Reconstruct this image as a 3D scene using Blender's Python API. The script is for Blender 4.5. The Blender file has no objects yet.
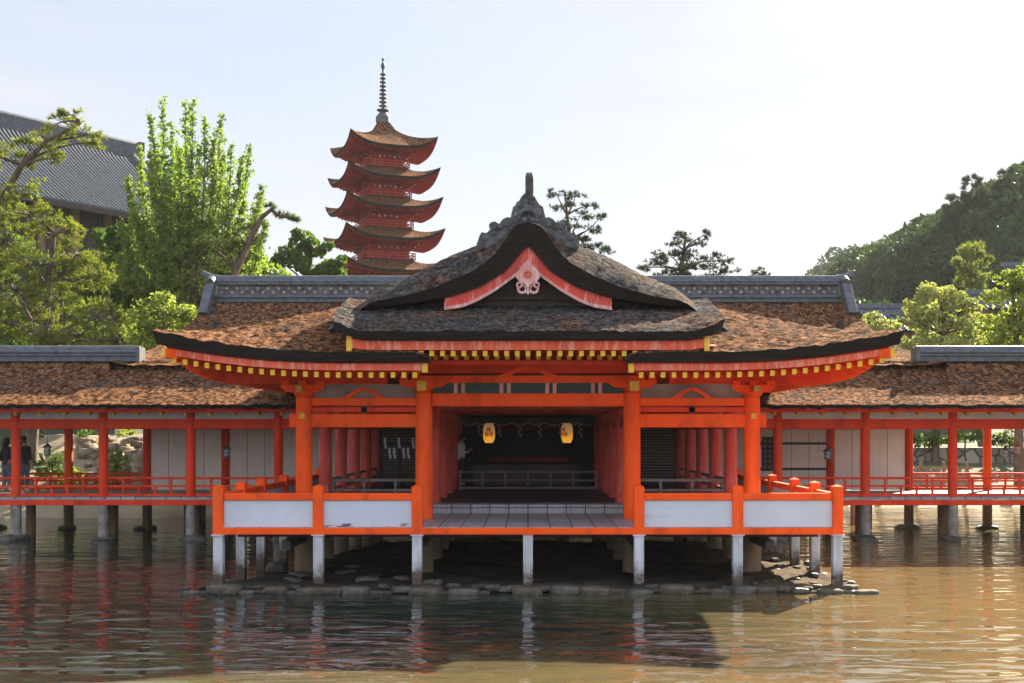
import bpy, math, random
import numpy as np
from mathutils import Vector, Matrix, noise
R = math.radians
rnd = random.Random(7)
NR = np.random.default_rng(11)
scene = bpy.context.scene
COL = scene.collection

# ------------------------------------------------------------------ camera numbers
FPX, CX, HY, EYE = 1219.0, 528.0, 434.0, 2.95       # focal length in px, vanishing point, eye height
def at(px, py, d):
    """world point seen at a photo position and a distance d from the eye"""
    return Vector(((px - CX) * d / FPX, d - 23.0, EYE - (py - HY) * d / FPX))

# ------------------------------------------------------------------ mesh builder
class MB:
    def __init__(s):
        s.v, s.f, s.m, s.s = [], [], [], []
    def add(s, vs, fs, m=0, smooth=False):
        b = len(s.v)
        s.v += [tuple(p) for p in vs]
        for f in fs:
            s.f.append([b + i for i in f]); s.m.append(m); s.s.append(smooth)
        return s
    def box(s, x0, x1, y0, y1, z0, z1, m=0):
        vs = [(x, y, z) for z in (z0, z1) for y in (y0, y1) for x in (x0, x1)]
        return s.add(vs, [(0,2,3,1),(4,5,7,6),(0,1,5,4),(2,6,7,3),(0,4,6,2),(1,3,7,5)], m)
    def cbox(s, c, sx, sy, sz, m=0):
        return s.box(c[0]-sx/2, c[0]+sx/2, c[1]-sy/2, c[1]+sy/2, c[2]-sz/2, c[2]+sz/2, m)
    def bar(s, p, q, w, h, m=0, up=(0,0,1), mend=None):
        p, q = Vector(p), Vector(q); d = (q-p).normalized(); u = Vector(up)
        r = d.cross(u)
        if r.length < 1e-4: r = d.cross(Vector((1,0,0)))
        r.normalize(); u = r.cross(d)
        vs = []
        for c in (p, q):
            for a, b in ((-1,-1),(1,-1),(1,1),(-1,1)):
                vs.append(c + r*(a*w/2) + u*(b*h/2))
        s.add(vs, [(0,4,5,1),(1,5,6,2),(2,6,7,3),(3,7,4,0),(4,7,6,5)], m)
        return s.add(vs[:4], [(0,1,2,3)], m if mend is None else mend)
    def tube(s, pts, rad, n=8, m=0, cap=True, smooth=True):
        pts = [Vector(p) for p in pts]
        if not hasattr(rad, '__len__'): rad = [rad]*len(pts)
        rings = []; prev = None
        for i, p in enumerate(pts):
            d = (pts[min(i+1, len(pts)-1)] - pts[max(i-1, 0)])
            d = d.normalized() if d.length > 1e-7 else Vector((0,0,1))
            a = prev if prev is not None else (Vector((1,0,0)) if abs(d.x) < .9 else Vector((0,1,0)))
            a = (a - d*a.dot(d)).normalized(); prev = a; b = d.cross(a)
            rings.append([p + (a*math.cos(2*math.pi*k/n) + b*math.sin(2*math.pi*k/n))*rad[i] for k in range(n)])
        vs = [q for r in rings for q in r]; fs = []
        for i in range(len(pts)-1):
            for k in range(n):
                fs.append((i*n+k, i*n+(k+1)%n, (i+1)*n+(k+1)%n, (i+1)*n+k))
        s.add(vs, fs, m, smooth)
        if cap:
            s.add(rings[0], [tuple(range(n))[::-1]], m); s.add(rings[-1], [tuple(range(n))], m)
        return s
    def cyl(s, x, y, z0, z1, r0, r1=None, n=20, m=0):
        return s.tube([(x,y,z0),(x,y,z1)], [r0, r0 if r1 is None else r1], n, m)
    def lathe(s, prof, c=(0,0,0), n=16, m=0, smooth=True):
        vs = [(c[0]+r*math.cos(2*math.pi*k/n), c[1]+r*math.sin(2*math.pi*k/n), c[2]+z) for r, z in prof for k in range(n)]
        fs = [(i*n+k, i*n+(k+1)%n, (i+1)*n+(k+1)%n, (i+1)*n+k) for i in range(len(prof)-1) for k in range(n)]
        return s.add(vs, fs, m, smooth)
    def grid(s, P, m=0, smooth=True, flip=False):
        """P: rows of points"""
        nr, nc = len(P), len(P[0])
        vs = [p for r in P for p in r]; fs = []
        for i in range(nr-1):
            for j in range(nc-1):
                q = (i*nc+j, i*nc+j+1, (i+1)*nc+j+1, (i+1)*nc+j)
                fs.append(q[::-1] if flip else q)
        return s.add(vs, fs, m, smooth)
    def prism_xz(s, poly, y0, y1, m=0):
        n = len(poly)
        vs = [(x, y0, z) for x, z in poly] + [(x, y1, z) for x, z in poly]
        fs = [tuple(range(n)), tuple(range(2*n-1, n-1, -1))]
        fs += [(i, i+n, (i+1) % n + n, (i+1) % n) for i in range(n)]
        return s.add(vs, fs, m)
    def strip_xz(s, top, bot, y0, y1, m=0):
        """solid band between two xz polylines of equal length"""
        n = len(top)
        for i in range(n-1):
            q = [top[i], top[i+1], bot[i+1], bot[i]]
            vs = [(x, y0, z) for x, z in q] + [(x, y1, z) for x, z in q]
            fs = [(0,3,2,1),(4,5,6,7),(0,1,5,4),(3,7,6,2)]
            if i == 0: fs.append((0,4,7,3))
            if i == n-2: fs.append((1,2,6,5))
            s.add(vs, fs, m)
        return s
    def build(s, name, mats, parent=None, bevel=0.0, loc=None):
        me = bpy.data.meshes.new(name)
        me.from_pydata(s.v, [], s.f)
        for k in (mats if isinstance(mats, (list, tuple)) else [mats]): me.materials.append(k)
        me.polygons.foreach_set('material_index', s.m)
        me.polygons.foreach_set('use_smooth', s.s)
        me.update()
        return link(name, me, parent, bevel, loc)
def link(name, me, parent=None, bevel=0.0, loc=None):
    o = bpy.data.objects.new(name, me); COL.objects.link(o)
    if parent is not None:
        o.parent = parent
        if parent.type == 'EMPTY' and parent.get('world'): o.location = -Vector(parent.location)
    if loc is not None: o.location = Vector(loc) + o.location
    if bevel:
        b = o.modifiers.new('edge', 'BEVEL'); b.width = bevel; b.segments = 1; b.limit_method = 'ANGLE'; b.angle_limit = R(50)
    return o
def tag(o, label=None, cat=None, group=None, kind=None):
    if label: o['label'] = label
    if cat: o['category'] = cat
    if group: o['group'] = group
    if kind: o['kind'] = kind
    return o
def thing(name, label, cat, loc=(0,0,0), group=None, world=True, rz=0.0):
    o = bpy.data.objects.new(name, None); COL.objects.link(o)
    o.location = loc; o.rotation_euler = (0, 0, rz); o.empty_display_size = .2
    if world: o['world'] = 1
    return tag(o, label, cat, group)
def kids(o): return [c for c in bpy.data.objects if c.parent == o]
def copy_tree(o, parent=None):
    c = o.copy(); COL.objects.link(c); c.parent = parent
    for ch in kids(o): copy_tree(ch, c)
    return c
def fast_mesh(name, V, F, mat, parent=None, smooth=False):
    """V (n,3) array, F (k,3|4) array"""
    me = bpy.data.meshes.new(name)
    n, k = len(F), F.shape[1]
    me.vertices.add(len(V)); me.vertices.foreach_set('co', V.astype(np.float32).ravel())
    me.loops.add(n*k); me.loops.foreach_set('vertex_index', F.astype(np.int32).ravel())
    me.polygons.add(n); me.polygons.foreach_set('loop_start', (np.arange(n)*k).astype(np.int32))
    me.polygons.foreach_set('loop_total', np.full(n, k, dtype=np.int32))
    me.materials.append(mat); me.update(calc_edges=True)
    if smooth: me.polygons.foreach_set('use_smooth', [True]*n)
    return link(name, me, parent)

# ------------------------------------------------------------------ materials
def nodes_of(name):
    m = bpy.data.materials.new(name); m.use_nodes = True
    nt = m.node_tree; b = nt.nodes['Principled BSDF']
    tc = nt.nodes.new('ShaderNodeTexCoord')
    return m, nt, b, tc
def nz(nt, tc, scale, detail=4, rough=.6, sc=(1,1,1), dist=0.0):
    mp = nt.nodes.new('ShaderNodeMapping'); mp.inputs['Scale'].default_value = sc
    nt.links.new(tc.outputs['Object'], mp.inputs['Vector'])
    t = nt.nodes.new('ShaderNodeTexNoise'); t.inputs['Scale'].default_value = scale
    t.inputs['Detail'].default_value = detail; t.inputs['Roughness'].default_value = rough
    t.inputs['Distortion'].default_value = dist
    nt.links.new(mp.outputs['Vector'], t.inputs['Vector'])
    return t
def ramp(nt, src, stops):
    r = nt.nodes.new('ShaderNodeValToRGB'); e = r.color_ramp.elements
    while len(e) < len(stops): e.new(.5)
    for el, (p, c) in zip(e, stops):
        el.position = p; el.color = (*c, 1) if len(c) == 3 else c
    nt.links.new(src, r.inputs['Fac']); return r
def mixc(nt, fac, a, b, mode='MIX'):
    m = nt.nodes.new('ShaderNodeMix'); m.data_type = 'RGBA'; m.blend_type = mode
    for s_, v in ((m.inputs[0], fac), (m.inputs[6], a), (m.inputs[7], b)):
        if hasattr(v, 'is_output'): nt.links.new(v, s_)
        elif isinstance(v, (int, float)): s_.default_value = v
        else: s_.default_value = (*v, 1)
    return m.outputs[2]
def bump(nt, b, h, strength=.4, dist=.02, prev=None):
    n = nt.nodes.new('ShaderNodeBump'); n.inputs['Strength'].default_value = strength; n.inputs['Distance'].default_value = dist
    nt.links.new(h, n.inputs['Height'])
    if prev is not None: nt.links.new(prev.outputs['Normal'], n.inputs['Normal'])
    nt.links.new(n.outputs['Normal'], b.inputs['Normal']); return n
def simple(name, c1, c2, scale=3, rough=.6, bstr=.3, bdist=.01, sc=(1,1,1), spec=.4, fine=40, metal=0, lo=.35, hi=.65):
    m, nt, b, tc = nodes_of(name)
    t = nz(nt, tc, scale, 6, .65, sc)
    r = ramp(nt, t.outputs['Fac'], [(lo, c1), (hi, c2)])
    nt.links.new(r.outputs['Color'], b.inputs['Base Color'])
    t2 = nz(nt, tc, fine, 4, .7, sc)
    bump(nt, b, t2.outputs['Fac'], bstr, bdist)
    b.inputs['Roughness'].default_value = rough; b.inputs['Specular IOR Level'].default_value = spec
    b.inputs['Metallic'].default_value = metal
    return m
def painted(name, c, worn, wear=.62, rough=.68):
    """lacquered timber: vermilion with worn paler streaks along the grain and small dark marks"""
    m, nt, b, tc = nodes_of(name)
    t = nz(nt, tc, 2.2, 5, .6, (1,1,.35))
    dk = tuple(k*.62 for k in c)
    r = ramp(nt, t.outputs['Fac'], [(.3, dk), (.5, c), (.75, tuple(min(1, k*1.12) for k in c))])
    t2 = nz(nt, tc, 9, 6, .75, (1,1,.15))
    r2 = ramp(nt, t2.outputs['Fac'], [(wear, (0,0,0)), (wear+.12, (1,1,1))])
    c2 = mixc(nt, r2.outputs['Color'], r.outputs['Color'], worn)
    t3 = nz(nt, tc, 23, 3, .7)
    r3 = ramp(nt, t3.outputs['Fac'], [(.66, (0,0,0)), (.74, (1,1,1))])
    t5 = nz(nt, tc, .9, 5, .7); r5 = ramp(nt, t5.outputs['Fac'], [(.5, (0,0,0)), (.75, (.55,.55,.55))])
    c2 = mixc(nt, r5.outputs['Color'], c2, tuple(a*.55+b_*.45 for a, b_ in zip(c, worn)))
    c3 = mixc(nt, r3.outputs['Color'], c2, tuple(k*.45 for k in c))
    nt.links.new(c3, b.inputs['Base Color'])
    t4 = nz(nt, tc, 30, 4, .7, (1,1,.12))
    bump(nt, b, t4.outputs['Fac'], .6, .008)
    b.inputs['Roughness'].default_value = rough; b.inputs['Specular IOR Level'].default_value = .2
    return m
M = {}
M['vermilion'] = painted('vermilion_paint', (.94,.098,.010), (.88,.24,.10), .63)
M['red'] = painted('red_paint', (.72,.052,.016), (.66,.14,.08), .64)
M['oldred'] = painted('old_pagoda_lacquer', (.36,.032,.018), (.45,.12,.09), .6)
M['pink'] = painted('faded_red_paint', (.56,.075,.055), (.62,.25,.20), .56)
M['barge'] = painted('bargeboard_paint', (.60,.07,.05), (.72,.33,.30), .52)
M['fascia'] = painted('fascia_paint', (.66,.10,.05), (.74,.30,.22), .5)
M['pinkpale'] = painted('pale_pink_paint', (.62,.30,.27), (.75,.55,.52), .5)
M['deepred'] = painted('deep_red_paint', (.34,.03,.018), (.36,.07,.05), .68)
M['yellow'] = simple('yellow_ochre_paint', (.62,.36,.02), (.78,.50,.05), 12, .5)
M['tan'] = simple('ochre_rafter_ends', (.42,.25,.06), (.58,.38,.12), 12, .6)
M['green'] = simple('dark_green_lattice', (.012,.035,.03), (.02,.055,.045), 6, .5)
M['darkwood'] = simple('dark_wood', (.035,.028,.024), (.07,.055,.045), 5, .65, .4, .01, (1,1,.2))
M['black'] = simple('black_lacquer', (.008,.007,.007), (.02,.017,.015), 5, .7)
M['greywood'] = simple('grey_rail_wood', (.11,.095,.085), (.2,.175,.155), 6, .7, .4, .01, (.3,.3,1))
M['brownpost'] = simple('brown_post_wood', (.16,.10,.06), (.30,.20,.13), 3, .8, .5, .015, (1,1,.25))
M['tile'] = simple('grey_blue_roof_tile', (.05,.060,.075), (.115,.13,.155), 5, .45, .35, .01, spec=.4)
M['tiledark'] = simple('carved_tile_stone', (.03,.032,.036), (.15,.155,.165), 7, .62, .6, .03, fine=22)
M['stone'] = simple('granite', (.16,.145,.125), (.36,.33,.29), 3, .85, .7, .03, fine=14)
M['rock'] = simple('weathered_rock', (.12,.11,.095), (.37,.34,.28), 1.6, .9, .9, .06, fine=7)
M['darkrock'] = simple('wet_rock', (.035,.032,.028), (.13,.12,.10), 3, .6, .8, .04, fine=10)
M['trunk'] = simple('pine_bark', (.05,.035,.025), (.16,.12,.085), 4, .9, .9, .05, (1,1,.4), fine=9)
M['lantern'] = simple('lantern_metal', (.10,.115,.125), (.30,.33,.35), 9, .4, .2, .005, metal=.5)
M['copper'] = simple('copper_lantern', (.35,.13,.04), (.55,.24,.08), 9, .45, .2, .005, metal=.4)
M['glass'] = simple('lantern_pane', (.55,.58,.60), (.72,.74,.75), 9, .3)
M['paperstrip'] = simple('dimmed_paper', (.20,.19,.18), (.32,.31,.30), 5, .9)  # white paper darkened to stand in for the dim hall
M['white'] = simple('white_cloth', (.68,.68,.69), (.80,.80,.81), 5, .8)
M['denim'] = simple('grey_cloth', (.09,.11,.14), (.15,.17,.20), 8, .9)
M['darkcloth'] = simple('dark_cloth', (.02,.02,.022), (.045,.045,.05), 8, .9)
M['hair'] = simple('dark_hair', (.015,.011,.009), (.045,.03,.022), 8, .5, .5, .01, (1,1,.2))
M['skin'] = simple('skin', (.50,.30,.22), (.56,.35,.26), 5, .5)
M['shadedplaster'] = simple('shaded_plaster', (.26,.22,.20), (.40,.35,.32), 2, .9)  # white plaster darkened to imitate the shade under the eaves
M['plaster'] = simple('white_plaster', (.58,.56,.54), (.72,.70,.67), 2, .85)

def mat_panel(name, base, stain, streak_axis):
    m, nt, b, tc = nodes_of(name)
    t = nz(nt, tc, 1.2, 5, .6)
    r = ramp(nt, t.outputs['Fac'], [(.3, tuple(k*.86 for k in base)), (.7, base)])
    sc = (.25,1,3.5) if streak_axis == 'x' else (5,5,.25)
    t2 = nz(nt, tc, 2.6, 6, .7, sc)
    r2 = ramp(nt, t2.outputs['Fac'], [(.57, (0,0,0)), (.76, (1,1,1))])
    c = mixc(nt, r2.outputs['Color'], r.outputs['Color'], stain)
    nt.links.new(c, b.inputs['Base Color'])
    bump(nt, b, t2.outputs['Fac'], .3, .006)
    b.inputs['Roughness'].default_value = .6
    return m
M['panel'] = mat_panel('white_painted_board', (.60,.64,.72), (.42,.44,.50), 'x')
M['wallboard'] = mat_panel('limewashed_wall_board', (.86,.74,.62), (.56,.46,.38), 'z')

def mat_wornpanel():
    """white board whose paint has flaked off along the foot"""
    m, nt, b, tc = nodes_of('flaking_white_board')
    t = nz(nt, tc, 1.2, 5, .6)
    r = ramp(nt, t.outputs['Fac'], [(.3, (.52,.56,.64)), (.7, (.60,.64,.72))])
    t2 = nz(nt, tc, 2.2, 7, .75, (.5,1,3.2))
    sep = nt.nodes.new('ShaderNodeSeparateXYZ'); nt.links.new(tc.outputs['Object'], sep.inputs[0])
    mr = nt.nodes.new('ShaderNodeMapRange'); mr.inputs[1].default_value = 1.16; mr.inputs[2].default_value = 1.5
    mr.inputs[3].default_value = .22; mr.inputs[4].default_value = 0
    nt.links.new(sep.outputs['Z'], mr.inputs[0])
    ad = nt.nodes.new('ShaderNodeMath'); ad.operation = 'ADD'
    nt.links.new(t2.outputs['Fac'], ad.inputs[0]); nt.links.new(mr.outputs[0], ad.inputs[1])
    r2 = ramp(nt, ad.outputs[0], [(.74, (0,0,0)), (.77, (1,1,1))])
    c = mixc(nt, r2.outputs['Color'], r.outputs['Color'], (.07,.075,.09))
    nt.links.new(c, b.inputs['Base Color']); b.inputs['Roughness'].default_value = .6
    bump(nt, b, t2.outputs['Fac'], .3, .006)
    return m
M['wornpanel'] = mat_wornpanel()

def mat_stilt():
    """pale sea-bleached posts, dark and barnacled towards the waterline"""
    m, nt, b, tc = nodes_of('bleached_post')
    t = nz(nt, tc, 4, 6, .7, (1,1,.25))
    r = ramp(nt, t.outputs['Fac'], [(.3, (.34,.34,.36)), (.65, (.64,.65,.69))])
    sep = nt.nodes.new('ShaderNodeSeparateXYZ'); nt.links.new(tc.outputs['Object'], sep.inputs[0])
    mr = nt.nodes.new('ShaderNodeMapRange'); mr.inputs[1].default_value = .75; mr.inputs[2].default_value = .12
    nt.links.new(sep.outputs['Z'], mr.inputs[0])
    t2 = nz(nt, tc, 7, 5, .7)
    mu = nt.nodes.new('ShaderNodeMath'); mu.operation = 'MULTIPLY'
    nt.links.new(mr.outputs[0], mu.inputs[0]); nt.links.new(t2.outputs['Fac'], mu.inputs[1])
    r2 = ramp(nt, mu.outputs[0], [(.15, (0,0,0)), (.42, (1,1,1))])
    c = mixc(nt, r2.outputs['Color'], r.outputs['Color'], (.085,.055,.04))
    nt.links.new(c, b.inputs['Base Color']); b.inputs['Roughness'].default_value = .8
    t4 = nz(nt, tc, 26, 4, .7, (1,1,.15)); bump(nt, b, t4.outputs['Fac'], .5, .012)
    return m
M['stilt'] = mat_stilt()

def mat_bark(name='cypress_bark_roof', l0=.52, l1=.70, g=1.0):
    """cypress-bark roofing: brown with grey lichen, coarse shaggy surface"""
    m, nt, b, tc = nodes_of(name)
    t = nz(nt, tc, .9, 6, .7)
    v = nt.nodes.new('ShaderNodeTexVoronoi'); v.inputs['Scale'].default_value = 9
    nt.links.new(tc.outputs['Object'], v.inputs['Vector'])
    rv = ramp(nt, v.outputs['Color'], [(.2, (.07,.033,.018)), (.5, (.20,.092,.046)), (.85, (.32,.165,.088))])
    rl = ramp(nt, t.outputs['Fac'], [(l0, (0,0,0)), (l1, (1,1,1))])
    t3 = nz(nt, tc, 5, 6, .75)
    lich = ramp(nt, t3.outputs['Fac'], [(.3, (.025*g,.025*g,.026*g)), (.5, (.07*g,.07*g,.072*g)), (.72, (.20*g,.20*g,.205*g))])
    f = nt.nodes.new('ShaderNodeMath'); f.operation = 'MULTIPLY'; f.inputs[1].default_value = .75 if g == 1 else .92
    nt.links.new(rl.outputs['Color'], f.inputs[0])
    c = mixc(nt, f.outputs[0], rv.outputs['Color'], lich.outputs['Color'])
    t5 = nz(nt, tc, 11, 4, .8)
    r5 = ramp(nt, t5.outputs['Fac'], [(.40, (.20,.20,.20)), (.55, (1.0,1.0,1.0)), (.7, (1.25,1.25,1.25))])
    c = mixc(nt, 1.0, c, r5.outputs['Color'], 'MULTIPLY')
    nt.links.new(c, b.inputs['Base Color'])
    b1 = bump(nt, b, v.outputs['Distance'], .6, .04)
    t4 = nz(nt, tc, 22, 6, .8); bump(nt, b, t4.outputs['Fac'], .8, .05, b1)
    b.inputs['Roughness'].default_value = 1.0; b.inputs['Specular IOR Level'].default_value = .02
    return m
M['bark'] = mat_bark(); M['barkgrey'] = mat_bark('lichened_bark_roof', .27, .52, 1.15)
def mat_edge():
    m, nt, b, tc = nodes_of('cut_bark_edge')
    t = nz(nt, tc, 5, 6, .7, (.35,.35,8))
    r = ramp(nt, t.outputs['Fac'], [(.3, (.006,.005,.005)), (.7, (.03,.025,.021))])
    nt.links.new(r.outputs['Color'], b.inputs['Base Color']); bump(nt, b, t.outputs['Fac'], .6, .02)
    b.inputs['Roughness'].default_value = .9; b.inputs['Specular IOR Level'].default_value = .15
    return m
M['edge'] = mat_edge()
def mat_deck(name, c1, c2, sx):
    m, nt, b, tc = nodes_of(name)
    mp = nt.nodes.new('ShaderNodeMapping'); mp.inputs['Rotation'].default_value = (0,0,R(90)); nt.links.new(tc.outputs['Object'], mp.inputs['Vector'])
    br = nt.nodes.new('ShaderNodeTexBrick'); br.inputs['Scale'].default_value = 1
    br.inputs['Brick Width'].default_value = 1.3; br.inputs['Row Height'].default_value = sx
    br.inputs['Mortar Size'].default_value = .012; br.inputs['Color1'].default_value = (*c1,1); br.inputs['Color2'].default_value = (*c2,1)
    br.inputs['Mortar'].default_value = (.03,.03,.03,1); br.offset = .0
    nt.links.new(mp.outputs['Vector'], br.inputs['Vector'])
    t = nz(nt, tc, 3, 6, .7, (4,.5,1))
    r = ramp(nt, t.outputs['Fac'], [(.3, (.6,.6,.6)), (.7, (1.0,1.0,1.0))])
    c = mixc(nt, 1.0, br.outputs['Color'], r.outputs['Color'], 'MULTIPLY')
    nt.links.new(c, b.inputs['Base Color'])
    bump(nt, b, t.outputs['Fac'], .3, .008)
    b.inputs['Roughness'].default_value = .5
    return m
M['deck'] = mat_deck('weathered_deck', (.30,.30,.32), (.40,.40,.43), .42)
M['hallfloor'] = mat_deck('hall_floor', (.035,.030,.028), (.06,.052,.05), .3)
def mat_blind():
    m, nt, b, tc = nodes_of('reed_blind')
    w = nt.nodes.new('ShaderNodeTexWave'); w.bands_direction = 'Z'; w.inputs['Scale'].default_value = 3.6
    w.inputs['Distortion'].default_value = .15
    nt.links.new(tc.outputs['Object'], w.inputs['Vector'])
    r = ramp(nt, w.outputs['Fac'], [(.25, (.035,.03,.027)), (.6, (.15,.13,.115))])
    nt.links.new(r.outputs['Color'], b.inputs['Base Color']); b.inputs['Roughness'].default_value = .8
    bump(nt, b, w.outputs['Fac'], .5, .02)
    return m
M['blind'] = mat_blind()
def mat_leaf(name, c1, c2, trans=.5, scale=1.3, c3=None):
    m, nt, b, tc = nodes_of(name)
    out = nt.nodes['Material Output']
    t = nz(nt, tc, scale, 4, .7)
    stops = [(.3, c1), (.68, c2)] if c3 is None else [(.28, c1), (.55, c2), (.75, c3)]
    r = ramp(nt, t.outputs['Fac'], stops)
    nt.links.new(r.outputs['Color'], b.inputs['Base Color'])
    b.inputs['Roughness'].default_value = .6; b.inputs['Specular IOR Level'].default_value = .12
    tr = nt.nodes.new('ShaderNodeBsdfTranslucent')
    g = mixc(nt, 1.0, r.outputs['Color'], (1.0,1.0,.55), 'MULTIPLY')
    nt.links.new(g, tr.inputs['Color'])
    mx = nt.nodes.new('ShaderNodeMixShader'); mx.inputs[0].default_value = trans
    nt.links.new(b.outputs[0], mx.inputs[1]); nt.links.new(tr.outputs[0], mx.inputs[2])
    nt.links.new(mx.outputs[0], out.inputs['Surface'])
    return m
M['pine'] = mat_leaf('pine_needles', (.045,.075,.025), (.12,.16,.04), .4)
M['pinegold'] = mat_leaf('sunny_pine_needles', (.06,.095,.028), (.21,.25,.05), .5, 1.1, (.40,.42,.09))
M['pinedark'] = mat_leaf('dark_pine_needles', (.030,.045,.026), (.065,.085,.045), .3)
M['ginkgo'] = mat_leaf('ginkgo_leaves', (.13,.22,.05), (.26,.36,.09), .55)
M['broad'] = mat_leaf('broad_leaves', (.05,.10,.025), (.13,.21,.045), .45)
M['broadgold'] = mat_leaf('yellow_green_leaves', (.19,.23,.085), (.40,.43,.18), .45)
M['lime'] = mat_leaf('lime_leaves', (.14,.20,.04), (.30,.36,.08), .5)
M['forest'] = mat_leaf('forest_leaves', (.018,.042,.020), (.045,.085,.028), .28, .12, (.085,.13,.04))
M['shrub'] = mat_leaf('shrub_leaves', (.035,.07,.02), (.12,.18,.04), .45)
def mat_ground():
    m, nt, b, tc = nodes_of('shore_sand')
    t = nz(nt, tc, .25, 7, .7)
    r = ramp(nt, t.outputs['Fac'], [(.35, (.12,.10,.06)), (.5, (.30,.24,.16)), (.7, (.42,.35,.25))])
    sep = nt.nodes.new('ShaderNodeSeparateXYZ'); nt.links.new(tc.outputs['Object'], sep.inputs[0])
    mr = nt.nodes.new('ShaderNodeMapRange'); mr.inputs[1].default_value = 27; mr.inputs[2].default_value = 36
    nt.links.new(sep.outputs['Y'], mr.inputs[0])
    t3 = nz(nt, tc, 1.1, 6, .7); g = ramp(nt, t3.outputs['Fac'], [(.35, (.02,.03,.012)), (.7, (.07,.08,.03))])
    nt.links.new(mixc(nt, mr.outputs[0], r.outputs['Color'], g.outputs['Color']), b.inputs['Base Color'])
    t2 = nz(nt, tc, 6, 6, .75); bump(nt, b, t2.outputs['Fac'], .8, .06)
    b.inputs['Roughness'].default_value = .95
    return m
M['ground'] = mat_ground()
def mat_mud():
    m, nt, b, tc = nodes_of('shaded_mud_and_sunlit_sand')
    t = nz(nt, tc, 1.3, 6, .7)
    wet = ramp(nt, t.outputs['Fac'], [(.35, (.018,.017,.015)), (.7, (.075,.062,.048))]); sunlit_sand = ramp(nt, t.outputs['Fac'], [(.35, (.055,.040,.027)), (.7, (.15,.112,.074))])  # wet mud darkened for the underfloor shade; sunlit end painted paler
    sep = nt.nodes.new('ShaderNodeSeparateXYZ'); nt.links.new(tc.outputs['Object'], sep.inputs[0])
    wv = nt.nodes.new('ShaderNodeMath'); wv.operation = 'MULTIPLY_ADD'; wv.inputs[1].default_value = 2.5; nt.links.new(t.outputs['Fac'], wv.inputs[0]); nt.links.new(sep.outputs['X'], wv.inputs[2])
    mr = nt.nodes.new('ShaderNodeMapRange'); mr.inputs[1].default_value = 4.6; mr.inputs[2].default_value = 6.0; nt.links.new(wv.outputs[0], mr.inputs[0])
    nt.links.new(mixc(nt, mr.outputs[0], wet.outputs['Color'], sunlit_sand.outputs['Color']), b.inputs['Base Color'])
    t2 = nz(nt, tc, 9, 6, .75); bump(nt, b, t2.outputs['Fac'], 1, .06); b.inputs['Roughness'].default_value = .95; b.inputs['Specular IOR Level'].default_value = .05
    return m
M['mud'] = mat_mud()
def mat_water():
    """shallow turbid sea water: greenish silt, sun and shade painted in, seen below a rippled mirror"""
    m, nt, b, tc = nodes_of('sea_water')
    t = nz(nt, tc, .16, 5, .6, (1,1.6,1))
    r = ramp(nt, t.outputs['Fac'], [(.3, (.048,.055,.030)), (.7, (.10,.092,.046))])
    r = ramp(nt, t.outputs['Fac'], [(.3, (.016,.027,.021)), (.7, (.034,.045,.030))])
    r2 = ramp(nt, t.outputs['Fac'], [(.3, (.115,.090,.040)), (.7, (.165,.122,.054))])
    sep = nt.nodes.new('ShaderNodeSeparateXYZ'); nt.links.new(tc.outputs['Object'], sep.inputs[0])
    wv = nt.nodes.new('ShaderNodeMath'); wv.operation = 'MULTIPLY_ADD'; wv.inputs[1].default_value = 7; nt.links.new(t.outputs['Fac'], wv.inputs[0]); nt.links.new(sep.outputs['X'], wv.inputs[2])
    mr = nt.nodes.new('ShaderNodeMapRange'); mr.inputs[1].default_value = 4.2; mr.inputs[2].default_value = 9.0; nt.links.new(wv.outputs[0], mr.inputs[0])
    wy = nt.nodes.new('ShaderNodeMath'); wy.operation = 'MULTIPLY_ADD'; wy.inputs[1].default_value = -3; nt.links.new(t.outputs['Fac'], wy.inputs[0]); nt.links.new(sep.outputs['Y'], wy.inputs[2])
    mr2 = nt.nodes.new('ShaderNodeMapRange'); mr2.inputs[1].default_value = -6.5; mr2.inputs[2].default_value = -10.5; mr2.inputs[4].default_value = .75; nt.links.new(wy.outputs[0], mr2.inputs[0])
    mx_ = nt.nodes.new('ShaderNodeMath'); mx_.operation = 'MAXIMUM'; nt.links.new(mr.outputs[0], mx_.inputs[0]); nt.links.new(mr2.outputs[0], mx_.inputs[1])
    nt.links.new(mixc(nt, mx_.outputs[0], r.outputs['Color'], r2.outputs['Color']), b.inputs['Base Color'])  # pale tone painted over the sunlit water, dark over the pavilion's shadow
    b.inputs['Roughness'].default_value = .03; b.inputs['IOR'].default_value = 1.45
    b.inputs['Specular IOR Level'].default_value = .5
    n1 = nz(nt, tc, 1.35, 1.5, .45, (.55,1.45,1), .9)
    n2 = nz(nt, tc, .42, 2, .5, (.8,1.1,1), .3)
    n3 = nz(nt, tc, 5.0, 2, .5, (.6,1.3,1), .4)
    b1 = bump(nt, b, n2.outputs['Fac'], 1, .04)
    b2 = bump(nt, b, n1.outputs['Fac'], 1, .074, b1)
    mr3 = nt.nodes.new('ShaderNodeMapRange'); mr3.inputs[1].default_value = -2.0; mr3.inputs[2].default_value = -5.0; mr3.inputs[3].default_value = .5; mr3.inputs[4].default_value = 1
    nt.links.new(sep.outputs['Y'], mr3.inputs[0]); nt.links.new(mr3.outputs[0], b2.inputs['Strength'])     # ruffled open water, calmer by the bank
    bump(nt, b, n3.outputs['Fac'], 1, .005, b2)
    return m
M['water'] = mat_water()
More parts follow.
